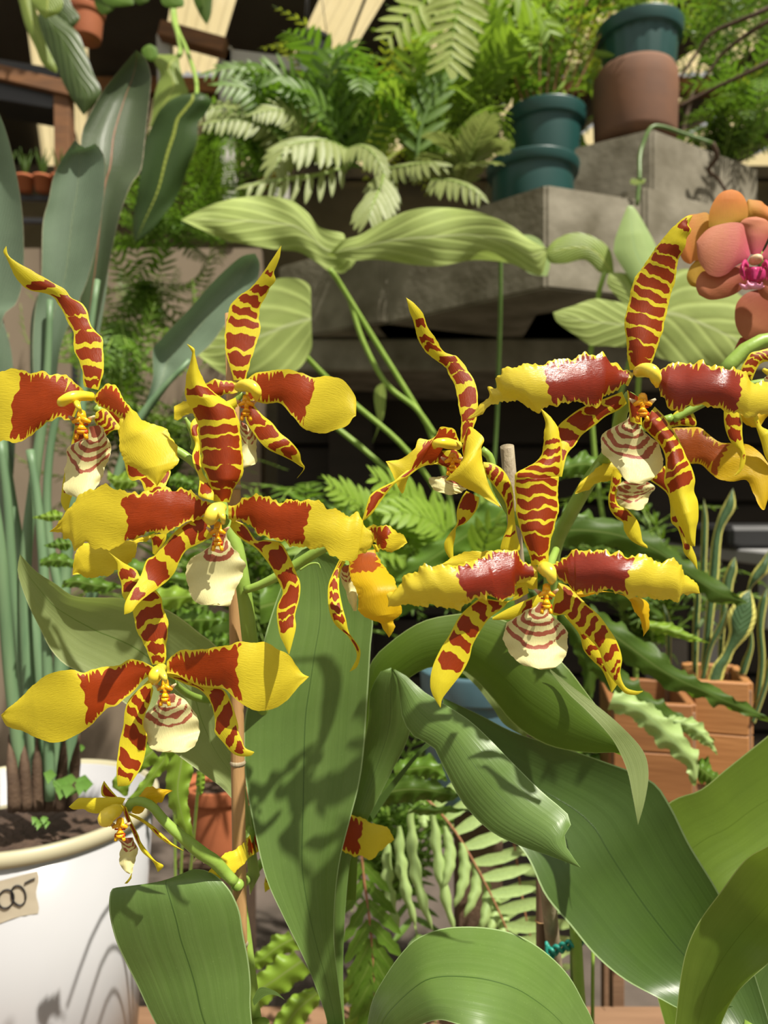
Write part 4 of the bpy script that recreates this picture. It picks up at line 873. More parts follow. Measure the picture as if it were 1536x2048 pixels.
pad = empty('paddle_leaf_plant', 'tall blue-green plant with paddle leaves growing in the white pot', 'plant')
def lf(A, B, d, mat, par, label=None, nm='leaf', nu=14, nv=50, **k):
    o = blade(nm, A, B, d, mat, par, nu=nu, nv=nv, **k)
    if label: o['label'] = label
    return o
lf("z:-60,760 -85,600 -80,400 -35,250 -12,205", "z:-20,760 5,638 32,608 46,560 48,480 42,400 25,310 8,250 -12,205", .80, M_STR, pad, cup=.02)
lf("z:70,800 65,700 70,620 82,560 85,450 97,400 107,353 127,313 150,280", "z:110,810 120,700 150,620 175,560 195,480 207,400 210,350 208,312 190,287 172,296 150,282", .86, M_STR, pad, 'leaf with a notched tip', cup=.015, rip=.002)
lf("z:150,700 163,560 166,460 160,340 162,275 170,247 187,213 207,180 233,147 272,100", "z:185,700 205,600 222,510 240,430 262,370 282,340 290,283 300,190 302,150 290,115 272,100", .95, M_STRD, pad, 'darkest, deeply ribbed leaf with pale edge', cup=.03, rip=.002, dz=(0,.0,.05))
lf("z:283,830 305,760 305,700 320,680 350,647 383,613 417,573 450,540 483,513 510,507", "z:290,840 340,770 380,725 420,690 450,650 490,600 512,570 520,530 510,507", .88, M_STR, pad, 'leaf leaning to the right', cup=.02)
lf("z:62,800 60,720 62,640 75,590", "z:105,800 112,740 100,650 75,590", .90, M_STR, pad)
lf("z:165,720 170,640 168,560 180,500 205,490", "z:188,720 200,660 212,590 217,540 217,495 205,490", .98, M_STR, pad)
lf("z:-60,1400 -40,1100 -20,850 0,640 5,640", "z:-20,1400 10,1100 30,900 25,720 5,642", .93, M_STR, pad)
def stk(s, d, r): ptube('stalk', s, d, r, M_STEMB, pad, 12, 24)
stk("z:80,1590 60,1400 50,1150 70,950 92,780 100,600", (.84,.86,.86), (13,12,10,6))
stk("z:110,1580 120,1350 130,1150 150,950 170,740 195,560", (.86,.9,.93), (14,13,10,6))
stk("z:130,1575 160,1350 200,1100 245,920 290,820 380,720", (.85,.87,.88), (15,14,12,9,5))
stk("z:50,1600 20,1350 0,1100 -30,900 -40,760", (.82,.8,.8), (13,12,9))
stk("z:95,1590 75,1300 30,1050 0,850 -20,700", (.88,.92,.92), (12,11,9))
stk("z:60,1600 45,1350 25,1150 15,1000 0,880", (.86,.86), (11,10,8))
stk("z:100,1600 95,1350 88,1150 75,1000 60,900", (.82,.84), (10,10,8))
stk("z:140,1590 150,1420 120,1200 95,1050 100,900 130,760", (.88,.9), (9,9,7))
for k in range(6):
    x = 30+k*22; tube('dry_sheath', [D(x, 1620, .80+.01*k), D(x-6+3*k, 1540, .80+.01*k), D(x-12+6*k, 1470, .82)], (.008, .006, .001), M_TWIG, pad, 7, 8)

# ---------------- bench and wooden planters ----------------
bench = empty('bench', 'low wooden bench of planks under the orchid pots', 'bench')
BZ = .47
for k in range(6):
    y0 = .20+k*.125
    box('plank', (-1.0, y0, BZ-.03), (1.1, y0+.12, BZ), M_WOODB, bench, .003)
for x in (-.9, .95):
    for y in (.25, .85): box('leg', (x, y, 0), (x+.06, y+.06, BZ-.03), M_WOODB, bench, .003)
# keep pots standing: risers
def riser(label, x, y, w, z0, z1):
    r = empty('riser_block', label, 'block'); box('body', (x-w, y-w, z0), (x+w, y+w, z1), M_WOODB, r, .003)
WB = WC.z-WH
def crate(label, corners, d0, d1, top, bot, n=3, mat=None):
    """wooden box: front face from photo x0 to x1 at depth d0, built of planks"""
    p = empty('wooden_planter', label, 'planter')
    (xa, da), (xb, db) = corners
    A = D(xa, top, da); B = D(xb, top, db); A.z = B.z = D((xa+xb)/2, top, (da+db)/2).z
    v = (B-A); L = v.length; v.normalize(); nrm = Vector((-v.y, v.x, 0)); 
    H = (bot-top)/FP*da; dep = d1
    for side, (o_, w_, dr) in enumerate(((A, L, v), (A+nrm*dep, L, v), (A, dep, nrm), (A+v*L, dep, nrm))):
        for k in range(n):
            z1 = -k*H/n; z0 = -(k+1)*H/n+.0012
            M = Matrix.Translation(o_) @ Vector((dr.x, dr.y, 0)).to_track_quat('X', 'Z').to_matrix().to_4x4()
            box('plank', (0, -.006, z0), (w_, .006, z1), mat or M_WOOD, p, .0015, M)
    vs = [A+nrm*.01+v*.01, B+nrm*.01-v*.01, B+nrm*(dep-.01)-v*.01, A+nrm*(dep-.01)+v*.01]
    vs = [Vector((q.x, q.y, A.z-.035)) for q in vs]; link('soil', mesh(vs, [(0, 1, 2, 3)]), M_SOIL, p)
    for q in (A+v*.005+nrm*.005, B-v*.005+nrm*.005, B-v*.005+nrm*(dep-.005), A+v*.005+nrm*(dep-.005)):
        box('post', (q.x-.008, q.y-.008, 0), (q.x+.008, q.y+.008, A.z-.01), M_WOODB, p, .001)
    return p
crate('bright orange wooden planter box holding the snake plant', ((1388, 1.02), (1497, 1.00)), .09, .12, 1362, 1570, 2)
crate('shaded wooden planter box left of the snake plant box', ((1226, .98), (1384, .96)), .09, .14, 1405, 1600, 2, solid('shaded orange wood', (.30, .13, .045), (.22, .09, .03), 5, rough=.6, stretch=(1, 1, 9), bump=.3))  # darker copy of the orange wood: this box's shade is put into the colour

snake = empty('snake_plant', 'snake plant with yellow-edged twisted sword leaves in the orange wooden box', 'plant')
for A, B, dd in (("i:1130,1200 1150,980 1170,760 1185,560 1200,420 1240,270 1290,170 1325,110", "i:1180,1200 1200,980 1220,800 1240,650 1255,430 1275,340 1335,240 1340,180 1325,110", 1.05),
  ("i:1150,1330 1200,1180 1260,1100 1300,980 1290,880 1330,800 1380,740 1430,720", "i:1250,1330 1280,1200 1310,1150 1340,1080 1430,980 1465,880 1450,780 1430,720", 1.02),
  ("i:1380,900 1410,720 1440,620 1500,540 1560,450", "i:1420,900 1430,725 1500,650 1540,600 1560,452", 1.04),
  ("i:1080,1300 1085,900 1100,740 1110,600", "i:1110,1300 1125,900 1130,760 1110,600", 1.08),
  ("i:1125,700 1130,560 1140,300 1150,170", "i:1165,700 1168,560 1175,300 1150,170", 1.09),
  ("i:1110,1330 1180,1050 1250,900 1300,800", "i:1150,1330 1200,1080 1270,950 1300,800", 1.03),
  ("i:1450,1400 1480,1150 1470,950 1480,800 1536,700", "i:1490,1400 1520,1150 1510,950 1530,800 1536,702", 1.03),
  ("i:1430,1500 1500,1300 1530,1150 1600,1000", "i:1460,1520 1530,1320 1570,1180 1600,1002", 1.0),
  ("i:1230,1250 1240,1000 1250,850 1280,640", "i:1260,1250 1275,1000 1290,850 1280,640", 1.07),
  ("i:930,1250 925,1000 915,880 905,800", "i:955,1250 955,1000 945,880 905,800", 1.10),
  ("i:1350,1250 1380,1150 1420,1050 1430,900", "i:1390,1260 1420,1180 1450,1050 1430,902", 1.06),
  ("i:1270,720 1265,660 1300,570 1340,520", "i:1320,760 1330,680 1350,600 1340,522", 1.06)):
    lf(A, B, dd, M_SNK, snake, cup=-.010, nu=12)
slab = empty('grey_bench', 'pale grey slab bench behind the snake plant', 'bench')
sA = D(1478, 1098, 1.6)
box('top', (sA.x, 1.45, sA.z-.03), (sA.x+.8, 2.1, sA.z), M_GREY, slab, .004)
box('front', (sA.x+.01, 1.5, sA.z-.16), (sA.x+.8, 1.54, sA.z-.03), M_GREY, slab, .004)
for x in (.05, .7): box('leg', (sA.x+x, 1.9, 0), (sA.x+x+.05, 1.95, sA.z-.03), M_GREY, slab)
blkt = empty('plastic_tray', 'black plastic tray on the grey slab bench', 'tray')
box('body', (sA.x-.02, 1.6, sA.z+.001), (sA.x+.5, 2.0, sA.z+.05), M_BLK, blkt, .01)

# ---------------- large-leaved plants ----------------
phil = empty('philodendron', 'philodendron with big pale arrow-shaped leaves below the concrete ledge, centre and left', 'plant')
def lf2(A, B, d, mat, par, label=None, **k):
    k.setdefault('nu', 20); k.setdefault('nv', 60); k['cup'] = k.get('cup', 0)*.3; return lf(A, B, d, mat, par, label, **k)
lf2("z:660,500 690,470 640,455 615,425 580,400 530,392 480,395 420,410 362,440", "z:655,505 700,515 690,545 660,543 640,530 600,505 560,500 500,490 450,480 400,458 362,440", 1.40, M_PHI, phil, cup=-.03, rip=.008, ripk=20, dz=(0,0,-.1))
lf2("z:660,505 690,478 720,470 770,440 830,418 890,415 960,425 1020,450 1060,480 1095,498", "z:655,510 700,520 760,520 830,530 880,532 950,520 1020,527 1060,545 1085,548 1095,500", 1.36, M_PHI, phil, 'widest pale leaf with a bluish patch', cup=-.04, rip=.008, ripk=18, dz=(0,-.05,-.12))
lf2("z:700,510 712,520 700,538", "z:655,505 640,520 665,545 700,538", 1.41, M_PHI, phil, cup=-.01)
lf2("z:565,655 585,632 605,612 622,580 605,560 560,556 520,575 470,615 420,655 385,700", "z:565,655 590,648 620,675 622,700 600,735 560,758 500,765 450,750 410,722 385,700", 1.30, M_PHI, phil, 'heart-shaped leaf behind the upper left flower', cup=-.02, rip=.006)
for s_, dd, r_ in (("z:660,540 672,555 740,665 832,813 862,870 900,1000 940,1300", (1.38,1.45,1.5), 5), ("z:700,600 725,680 772,767 832,817 870,870", (1.42,1.45), 5),
    ("z:565,655 612,713 700,800 819,907 900,1050 940,1300", (1.30,1.4,1.5), 5), ("z:640,830 679,860 755,923 850,1020 940,1300", (1.5,1.5), 5), ("z:1001,470 1001,600 997,740 990,900 960,1300", (1.36,1.5), 4),
    ("z:940,1300 950,1600 960,2000", (1.5,1.5), 12)):
    ptube('petiole', s_, dd, r_, M_STEMD if r_ == 4 else M_STEM, phil, 8, 30)
lf2("z:768,765 752,775 748,800 755,850 745,885", "z:768,765 772,790 768,830 757,860 745,886", 1.45, M_LIME, phil, 'withering bract', nm='bract', nu=6, nv=20)
phil2 = empty('philodendron', 'second philodendron, its pale leaves around the highest right tiger flower', 'plant')
lf2("z:1275,640 1262,612 1215,600 1185,598 1150,610 1125,618 1106,625", "z:1275,645 1262,690 1210,692 1180,690 1150,670 1115,645 1106,625", 1.25, M_PHI, phil2, 'leaf pointing left', cup=-.015)
lf2("z:1285,640 1300,590 1340,550 1375,538 1430,560 1480,590 1530,640 1500,732", "z:1285,650 1290,700 1350,725 1420,740 1460,745 1500,732", 1.22, M_PHI, phil2, 'broad ribbed leaf below the moth orchid', cup=-.03, rip=.004)
lf2("z:1228,545 1220,500 1190,475 1150,465 1110,480 1090,505", "z:1228,548 1200,545 1170,520 1130,527 1100,525 1090,505", 1.30, M_LIME, phil2, cup=-.015)
lf2("z:1290,600 1235,520 1228,490 1240,450 1255,412", "z:1290,600 1330,560 1315,500 1290,450 1268,415 1255,412", 1.28, M_FERNM, phil2, cup=-.02)
lf2("z:1280,640 1240,600 1215,570 1218,545", "z:1290,640 1290,590 1260,550 1218,545", 1.29, M_PHI, phil2, cup=-.01)
lf2("z:1040,515 1020,495 1045,470 1080,480 1100,520 1095,550", "z:1040,515 1050,540 1070,550 1095,552", 1.38, M_FERNM, phil2)
for s_, dd in (("z:1210,543 1200,575 1190,640 1180,760 1200,1000 1260,1300", (1.3,1.4)), ("z:1275,640 1260,720 1230,850 1240,1000 1270,1300", (1.25,1.4)), ("z:1285,645 1275,800 1265,1000 1275,1300", (1.22,1.4)), ("z:1270,1300 1280,1600 1285,1900", (1.4,1.4))):
    ptube('petiole', s_, dd, 5, M_STEM, phil2, 8, 24)
anth = empty('anthurium', 'hanging dark ribbed leaf with yellow midrib beside the dark paddle leaf', 'plant')
lf2("a:1165,660 1130,570 1040,590 960,660 900,780 860,900 835,1100 800,1300 800,1400 812,1447", "a:1165,660 1180,560 1250,580 1270,620 1230,690 1190,740 1180,850 1130,1000 1060,1180 960,1320 860,1430 812,1447", 1.75, M_RIB, anth, cup=-.05, rip=.01)
ptube('petiole', "a:1165,660 1180,500 1120,300 1060,150 1040,-50", (1.75,1.9,2.2), 4, M_STEM, anth, 8, 24)
ant2 = empty('anthurium', 'pale lime leaf hanging behind the dark ribbed leaf', 'plant')
lf2("a:1070,330 920,330 930,380 960,450 930,560 910,700 900,760", "a:1075,330 1080,400 1110,500 1130,560 1080,640 1000,700 900,762", 1.9, M_LIME, ant2, cup=-.03)
ptube('petiole', "a:1072,335 1085,300 1065,200 1040,110 1030,-80", (1.9,2.1), 5, M_STEM, ant2, 8, 20)
hang = empty('hanging_plant', 'hanging plant with long drooping leaves at the top left corner', 'plant')
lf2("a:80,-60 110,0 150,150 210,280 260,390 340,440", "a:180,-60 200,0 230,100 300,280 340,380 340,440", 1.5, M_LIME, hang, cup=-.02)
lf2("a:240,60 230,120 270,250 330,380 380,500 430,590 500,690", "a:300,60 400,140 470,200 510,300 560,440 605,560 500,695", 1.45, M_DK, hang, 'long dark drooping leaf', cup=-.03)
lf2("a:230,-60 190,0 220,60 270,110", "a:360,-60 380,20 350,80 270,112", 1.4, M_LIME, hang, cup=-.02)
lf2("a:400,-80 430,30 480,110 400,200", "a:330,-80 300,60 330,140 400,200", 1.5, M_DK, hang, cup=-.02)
ptube('stem', "a:200,-200 260,-60 330,60", (1.5,1.45), 8, M_STEMD, hang, 8, 10)
hang2 = empty('hanging_plant', 'small-leaved hanging plant at the top edge above the red-orange pot', 'plant')
for A, B in (("a:600,-60 620,10 700,40 800,30", "a:650,-80 760,-40 800,0 800,32"), ("a:780,-60 800,0 840,30 890,10", "a:900,-70 900,-20 895,0 890,12"), ("a:960,-60 970,20 1030,50 1100,40", "a:1050,-70 1090,-20 1105,10 1100,42"),
    ("a:1170,-60 1160,0 1200,90 1240,150", "a:1290,-60 1275,0 1265,90 1240,150"), ("a:880,270 850,300 870,350 910,370", "a:900,265 940,290 945,340 910,372"), ("a:560,-60 570,30 620,90 680,60", "a:640,-60 690,-20 690,30 680,62")):
    lf2(A, B, 1.7+random.random()*.2, M_FERN3 if random.random() < .5 else M_FERN2, hang2, cup=-.01, nu=8, nv=16)
ptube('stem', "a:560,-150 700,-60 900,-40 1100,-60 1250,-120", (1.8,1.8), 5, M_STEMD, hang2, 8, 12)
ros = empty('rosette_plant', 'plant with two round dark-green lobed leaves under the black hanging pot', 'plant')
lf2("b:375,480 290,450 262,390 262,320 300,280 350,272", "b:378,480 395,400 395,340 380,290 350,272", 2.2, M_RIB, ros, cup=-.03)
lf2("b:375,480 385,420 395,330 430,310", "b:378,485 440,470 480,410 470,340 430,310", 2.2, M_RIB, ros, cup=-.03)
lf2("b:330,640 250,650 230,690 290,720", "b:340,640 350,690 320,720 290,722", 2.2, M_RIB, ros, cup=-.01)
ptube('petiole', "b:375,480 370,560 360,680 350,900", (2.2,2.3), 5, M_LIME and M_STEM, ros, 8, 12)

# ---------------- ferns ----------------
def leaflet_mesh(L, Wd, wav=0, n=7):
    """flat leaflet from origin along +X, midrib folded, optional wavy edge"""
    vs, fs = [], []
    sd = random.random()*9
    for k in range(n+1):
        t = k/n; w = Wd*(math.sin(math.pi*min(1, t*.92+.08))**.55)*(1-.25*t)*(1+wav*.35*math.sin(t*22+sd))
        if k == n: w = 0
        z = -.12*L*t*t; up = .25*w+wav*.10*Wd*math.sin(t*19+sd)
        vs += [(L*t, -w, z+up), (L*t, 0, z), (L*t, w, z+up)]
    for k in range(n):
        a_ = k*3
        fs += [(a_, a_+1, a_+4, a_+3), (a_+1, a_+2, a_+5, a_+4)]
    return vs, fs
def add_uv(me, npts_u=3):
    n = len(me.vertices)
    a = me.attributes.new('uvc', 'FLOAT_VECTOR', 'POINT'); b = me.attributes.new('pxc', 'FLOAT_VECTOR', 'POINT')
    return a, b
def leaflet(name, L, Wd, mat, wav=0, n=7):
    vs, fs = leaflet_mesh(L, Wd, wav, n)
    me = mesh(vs, fs); sd = random.random()*9
    for nm, f in (('uvc', lambda k: (((k % 3)/2), (k//3)/n, sd)), ('pxc', lambda k: ((k % 3-1)*Wd*10, (k//3)/n*L*10, sd))):
        a = me.attributes.new(nm, 'FLOAT_VECTOR', 'POINT'); dat = []
        for k in range(len(vs)): dat += f(k)
        a.data.foreach_set('vector', dat)
    me.materials.append(mat); me.polygons.foreach_set('use_smooth', [True]*len(me.polygons))
    return me
def frame(t, up):
    t = t.normalized(); s = t.cross(up).normalized(); u = s.cross(t)
    return t, s, u
def frond_parts(par, pts, L0, Wd, mat, n=16, wav=0, ang=65, up=Vector((0, -1, .4)), label=None, rmat=None, rr=.0016, separate=True, prof=None, sides=(1, -1), droop=.0, hh=7):
    """a frond: rachis plus leaflets, every leaflet its own sub-part when separate, else one mesh"""
    P_ = resample(pts, n+1)
    fr = tube('frond', P_, (rr, rr*.8, rr*.3), rmat or M_STEM, par, 7, n+1)
    if label: fr['label'] = label
    meshes = [leaflet('l', 1, Wd/L0, mat, wav, hh) for _ in range(3)] if separate else None
    V, F_, UV, PX = [], [], [], []
    for k in range(1, n+1):
        t = k/(n+1); p = P_[k]; T, S, U = frame(P_[min(k+1, n+1)]-P_[k-1], up)
        ln = L0*(prof(t) if prof else math.sin(math.pi*(t*.85+.12))**.6)
        for sd in sides:
            a = math.radians(ang+random.uniform(-6, 6)-25*t)
            X = (T*math.cos(a)+S*sd*math.sin(a)+Vector((0, 0, -droop))).normalized(); Z = (U+Vector((0, 0, random.uniform(-.1, .1)))); Y = Z.cross(X).normalized(); Z = X.cross(Y)
            M = Matrix((X, Y, Z)).transposed().to_4x4(); M.translation = p
            M = M @ Matrix.Scale(ln*random.uniform(.92, 1.08), 4)
            if separate:
                o = bpy.data.objects.new('leaflet', random.choice(meshes)); COL.objects.link(o); o.parent = fr; o.matrix_basis = M
            else:
                vs, fs = leaflet_mesh(1, Wd/L0, wav, 5); b0 = len(V)
                V += [M @ Vector(q) for q in vs]; F_ += [tuple(b0+i for i in f) for f in fs]
                for i in range(len(vs)): UV += [(i % 3)/2, (i//3)/5, k]; PX += [(i % 3-1)*.3, (i//3)/5, k+sd]
    if not separate:
        me = mesh(V, F_)
        for nm, dat in (('uvc', UV), ('pxc', PX)):
            a = me.attributes.new(nm, 'FLOAT_VECTOR', 'POINT'); a.data.foreach_set('vector', dat)
        o = link('leaflets', me, mat, fr); o['kind'] = 'stuff'
    return fr
def arc(x, y, d, pts):      # photo-guided 3D arc
    return [D(a, b, c) for a, b, c in pts]
# bottom-centre fern with wavy mint leaflets
f1 = empty('sword_fern', 'fern with long wavy mint leaflets on a red-brown midrib at the bottom centre', 'fern')
for n_, (xa, ya, xb, yb, bend, wv) in enumerate(((930,500,1060,1230,-40,1), (1060,500,1190,1240,-20,1), (1130,600,1120,980,40,.4), (1230,700,1190,1090,40,.6), (1310,800,1250,1150,40,.5), (1385,930,1350,1230,20,.4), (1445,1020,1400,1260,10,.3), (1490,1120,1480,1300,0,.3), (1000,460,1010,620,0,.3), (860,600,960,1200,-30,1), (790,700,860,1250,-30,1))):
    A_, B_ = [], []
    for q in range(12):
        t = q/11; w_ = 34*math.sin(math.pi*min(1, t*.95+.05))**.5*(1+.30*wv*math.sin(t*26+n_)); w2 = 34*math.sin(math.pi*min(1, t*.95+.05))**.5*(1+.30*wv*math.sin(t*26+n_+1.5))
        if q == 11: w_ = w2 = 0
        cx_ = xa+(xb-xa)*t+bend*math.sin(math.pi*t); cy_ = ya+(yb-ya)*t
        A_.append('%.0f,%.0f' % (cx_-w_, cy_)); B_.append('%.0f,%.0f' % (cx_+w2, cy_))
    A_[0] = 'k:'+A_[0]; B_[0] = 'k:'+B_[0]
    lf(' '.join(A_), ' '.join(B_), .845+.003*n_, M_FERNM, f1, nm='leaflet', nu=6, nv=30, dz=(0, -.02), cup=-.004)
frond_parts(f1, [D(846,1590,.862), D(901,1650,.862), D(951,1730,.852), D(1001,1830,.842), D(1036,1920,.842), D(1061,2010,.842)], .062, .0075, M_FERNM, 13, .15, 82, rmat=M_RACH, sides=(-1,), prof=lambda t: 1.0)
frond_parts(f1, [D(1010,1560,.95), D(1030,1700,.93), D(1055,1850,.92), D(1100,2000,.92)], .075, .009, M_FERNM, 12, .3, 85, rmat=M_RACH)
f2 = empty('sword_fern', 'fern with reddish midrib and mid-green leaflets right of the tall upright leaf', 'fern')
frond_parts(f2, [D(722,1690,.80), D(728,1760,.80), D(738,1830,.79), D(746,1920,.79), D(752,2060,.79)], .062, .0085, M_FERN2, 9, .5, 55, rmat=M_RACH, prof=lambda t: .8+.3*t, droop=.35, label='frond with reddish midrib')
f3 = empty('sword_fern', 'fern with broad yellow-green straps left of the tall leaf at the bottom', 'fern')
def strap(par, A, B, d, mat, **k): return lf(A, B, d, mat, par, None, nm='frond', nu=12, nv=44, **k)
for A, B, dd in (("k:340,1560 200,1640 120,1740 60,1860", "k:400,1640 300,1760 200,1900 60,1862", .78), ("k:220,1340 120,1400 0,1490 z:470,1960 440,1990", "k:330,1480 200,1580 60,1660 0,1700 z:440,1992", .80),
  ("k:190,1220 100,1270 0,1370 z:480,1930", "k:260,1330 130,1400 40,1450 z:480,1932", .83), ("k:660,1280 600,1400 520,1560 480,1700", "k:700,1330 660,1480 580,1640 480,1702", .84), ("k:690,1460 640,1560 540,1760 500,1860", "k:720,1500 700,1650 620,1850 500,1862", .82)):
    strap(f3, A, B, dd, M_FERN, rip=.004, ripk=30, rag=10, cup=-.006)
# wavy strap ferns at the right middle
f4 = empty('strap_fern', 'dark green strap fern crossing in front of the snake plant', 'fern')
for A, B, dd, mt in (("z:1080,1050 1160,1030 1250,1045 1320,1080 1380,1125 1440,1165 1495,1205", "z:1085,1085 1160,1090 1240,1100 1310,1125 1370,1165 1430,1205 1495,1207", .86, M_FERN3),
  ("z:1130,1010 1180,1030 1240,1050 1300,1100 1380,1150 1430,1170", "z:1120,1040 1180,1070 1240,1100 1300,1140 1370,1170 1430,1172", .9, M_FERN2),
  ("z:1180,1215 1240,1245 1300,1290 1350,1330 1420,1370 1480,1400 1550,1445", "z:1175,1255 1220,1300 1290,1350 1340,1375 1410,1400 1470,1425 1550,1447", .80, M_FERN3),
  ("z:1170,1260 1210,1310 1280,1370 1360,1430 1430,1480", "z:1150,1290 1190,1350 1260,1420 1340,1460 1430,1482", .84, M_FERN3),
  ("z:1290,1240 1330,1245 1370,1262 1418,1285", "z:1285,1258 1330,1270 1370,1280 1418,1286", .84, M_FERN),
  ("z:1230,1380 1290,1400 1340,1440 1375,1480 1400,1530 1392,1570", "z:1215,1420 1270,1440 1320,1490 1370,1530 1380,1560 1390,1572", .78, M_FERNM),
  ("z:1340,1430 1390,1440 1420,1470 1435,1508", "z:1330,1450 1370,1465 1410,1490 1435,1510", .80, M_FERNM),
  ("z:1390,1530 1410,1515 1430,1540 1440,1560", "z:1390,1545 1405,1570 1425,1570 1440,1562", .80, M_FERN2),
  ("z:1130,1120 1200,1130 1280,1180 1330,1240", "z:1120,1160 1190,1180 1260,1220 1330,1242", .9, M_FERN3), ("z:1120,920 1170,905 1210,920 1240,940", "z:1110,960 1160,950 1200,950 1240,942", .92, M_FERN2)):
    strap(f4, A, B, dd, mt, rip=.006, ripk=34, rag=14, cup=-.008)
# left middle
f5 = empty('strap_fern', 'shaded strap fern behind the pale curved leaf and the white pot', 'fern')
for A, B, dd, mt in (("g:380,250 320,250 260,260 195,285", "g:370,300 320,310 260,305 195,287", .70, M_FERN), ("g:420,420 360,410 300,440 260,450", "g:430,460 360,480 300,470 260,452", .75, M_FERN2),
  ("g:750,560 820,540 950,590 1100,620 1250,600 1360,560", "g:760,640 860,650 980,670 1120,690 1250,660 1360,562", .72, M_FERN2), ("g:380,660 460,630 560,640 740,700", "g:370,700 460,710 580,740 740,704", .74, M_FERN2),
  ("g:850,740 1000,700 1150,720 1330,760", "g:860,830 1000,840 1150,800 1330,764", .76, M_FERN), ("g:1060,850 1180,830 1280,860 1370,900", "g:1080,950 1180,970 1280,940 1370,904", .74, M_FERN2),
  ("g:1150,1000 1250,960 1350,990 1400,1040", "g:1160,1080 1260,1090 1340,1060 1400,1044", .75, M_FERN2), ("g:240,540 330,500 420,520 500,580", "g:240,580 330,580 420,590 500,584", .78, M_FERN2),
  ("z:520,1180 600,1150 640,1100 700,1000", "z:520,1250 600,1220 680,1130 700,1002", .78, M_FERN2), ("g:650,0 700,30 780,20 830,90", "g:640,60 700,110 780,110 830,92", .8, M_FERN),
  ("g:1020,40 1080,20 1150,60 1200,120", "g:1010,90 1080,100 1140,110 1200,122", .8, M_FERN2), ("z:370,1270 420,1230 470,1230 520,1270", "z:370,1320 420,1330 470,1300 520,1272", .78, M_FERN3)):
    strap(f5, A, B, dd, mt, rip=.006, ripk=30, rag=10, cup=-.006)
f6 = empty('strap_fern', 'lime strap leaves hanging beside the white pot behind the withered flower', 'fern')
for A, B, dd in (("j:880,100 760,220 690,300 670,360 690,375 700,372", "j:960,200 880,260 800,300 760,420 720,400 700,374", .62), ("j:870,120 980,130 920,240 800,400 760,440", "j:1060,140 1000,240 930,330 850,430 760,442", .60),
   ("j:1040,160 1000,280 1000,400 1050,560 1100,640 1155,680", "j:1150,160 1160,260 1130,400 1140,540 1155,620 1158,682", .60), ("j:1180,270 1175,330 1190,400 1205,418", "j:1235,280 1230,340 1220,390 1205,420", .62)):
    strap(f6, A, B, dd, M_FERN, rip=.002, ripk=30, rag=6, cup=-.004)
for s_ in ('z:318,1500 330,1470 345,1520 350,1700 352,2010', 'z:370,1505 372,1480 368,1600 360,1800 356,2010', 'z:402,1545 400,1530 385,1700 365,1900 360,2010'):
    ptube('petiole', s_, (.62, .72, .80), 3, M_STEM, f6, 7, 20)
# fine bright fern in the centre
f7 = empty('boston_fern', 'bright fern with rounded leaflets in the sun under the centre flower', 'fern')
for pts, L_, W_, n_ in (([(880,1180,1.1), (800,1080,1.08), (720,1010,1.05), (650,965,1.0)], .050, .008, 16), ([(900,1180,1.1), (860,1060,1.08), (800,990,1.04), (740,950,1.0)], .055, .009, 15), ([(920,1180,1.1), (900,1080,1.06), (840,1030,1.0), (760,1030,.96)], .05, .009, 14),
   ([(900,1180,1.1), (960,1060,1.1), (1000,990,1.1), (1060,960,1.1)], .05, .008, 14), ([(860,1190,1.1), (760,1120,1.05), (680,1110,1.0), (620,1130,.96)], .05, .008, 14), ([(930,1190,1.1), (960,1120,1.0), (980,1060,.96), (1010,1040,.94)], .045, .009, 12), ([(900,1180,1.1), (760,1150,1.1), (560,1060,1.08), (500,980,1.05)], .045, .008, 18)):
    frond_parts(f7, [D(*q) for q in pts], L_, W_, M_FERN, n_, .3, 60, up=Vector((0, -1, .6)))
f8 = empty('strap_fern', 'shaded broad fern behind the stakes in the middle', 'fern')
for A, B, dd, mt in (("z:1060,1180 960,1150 880,1140 780,1180 700,1260", "z:1080,1240 960,1200 880,1200 800,1230 700,1262", 1.0, M_FERN2), ("z:1050,1000 980,1000 900,1060 830,1110 790,1160", "z:1100,1060 1010,1070 940,1100 860,1150 790,1162", 1.0, M_FERN2),
  ("z:1100,1080 1020,1090 940,1120 880,1180", "z:1120,1120 1040,1140 960,1160 880,1182", .95, M_FERN3), ("z:1050,1170 980,1220 900,1330 860,1380", "z:1070,1220 1010,1280 930,1360 860,1382", .95, M_FERN2),
  ("k:700,360 860,300 1000,310 1150,360 1220,420", "k:690,490 860,470 1000,450 1150,450 1220,424", .72, M_FERN3), ("k:820,220 950,180 1060,180 1120,260 1150,330", "k:840,330 950,330 1060,310 1120,330 1150,332", .76, M_FERN2),
  ("k:950,490 1000,470 1100,480 1300,500", "k:900,530 1000,530 1100,530 1300,502", .75, M_FERN2), ("z:1030,1180 1110,1240 1160,1330 1170,1440", "z:1080,1180 1160,1240 1200,1330 1170,1442", .98, M_FERN3)):
    strap(f8, A, B, dd, mt, rip=.006, ripk=30, rag=12, cup=-.008)
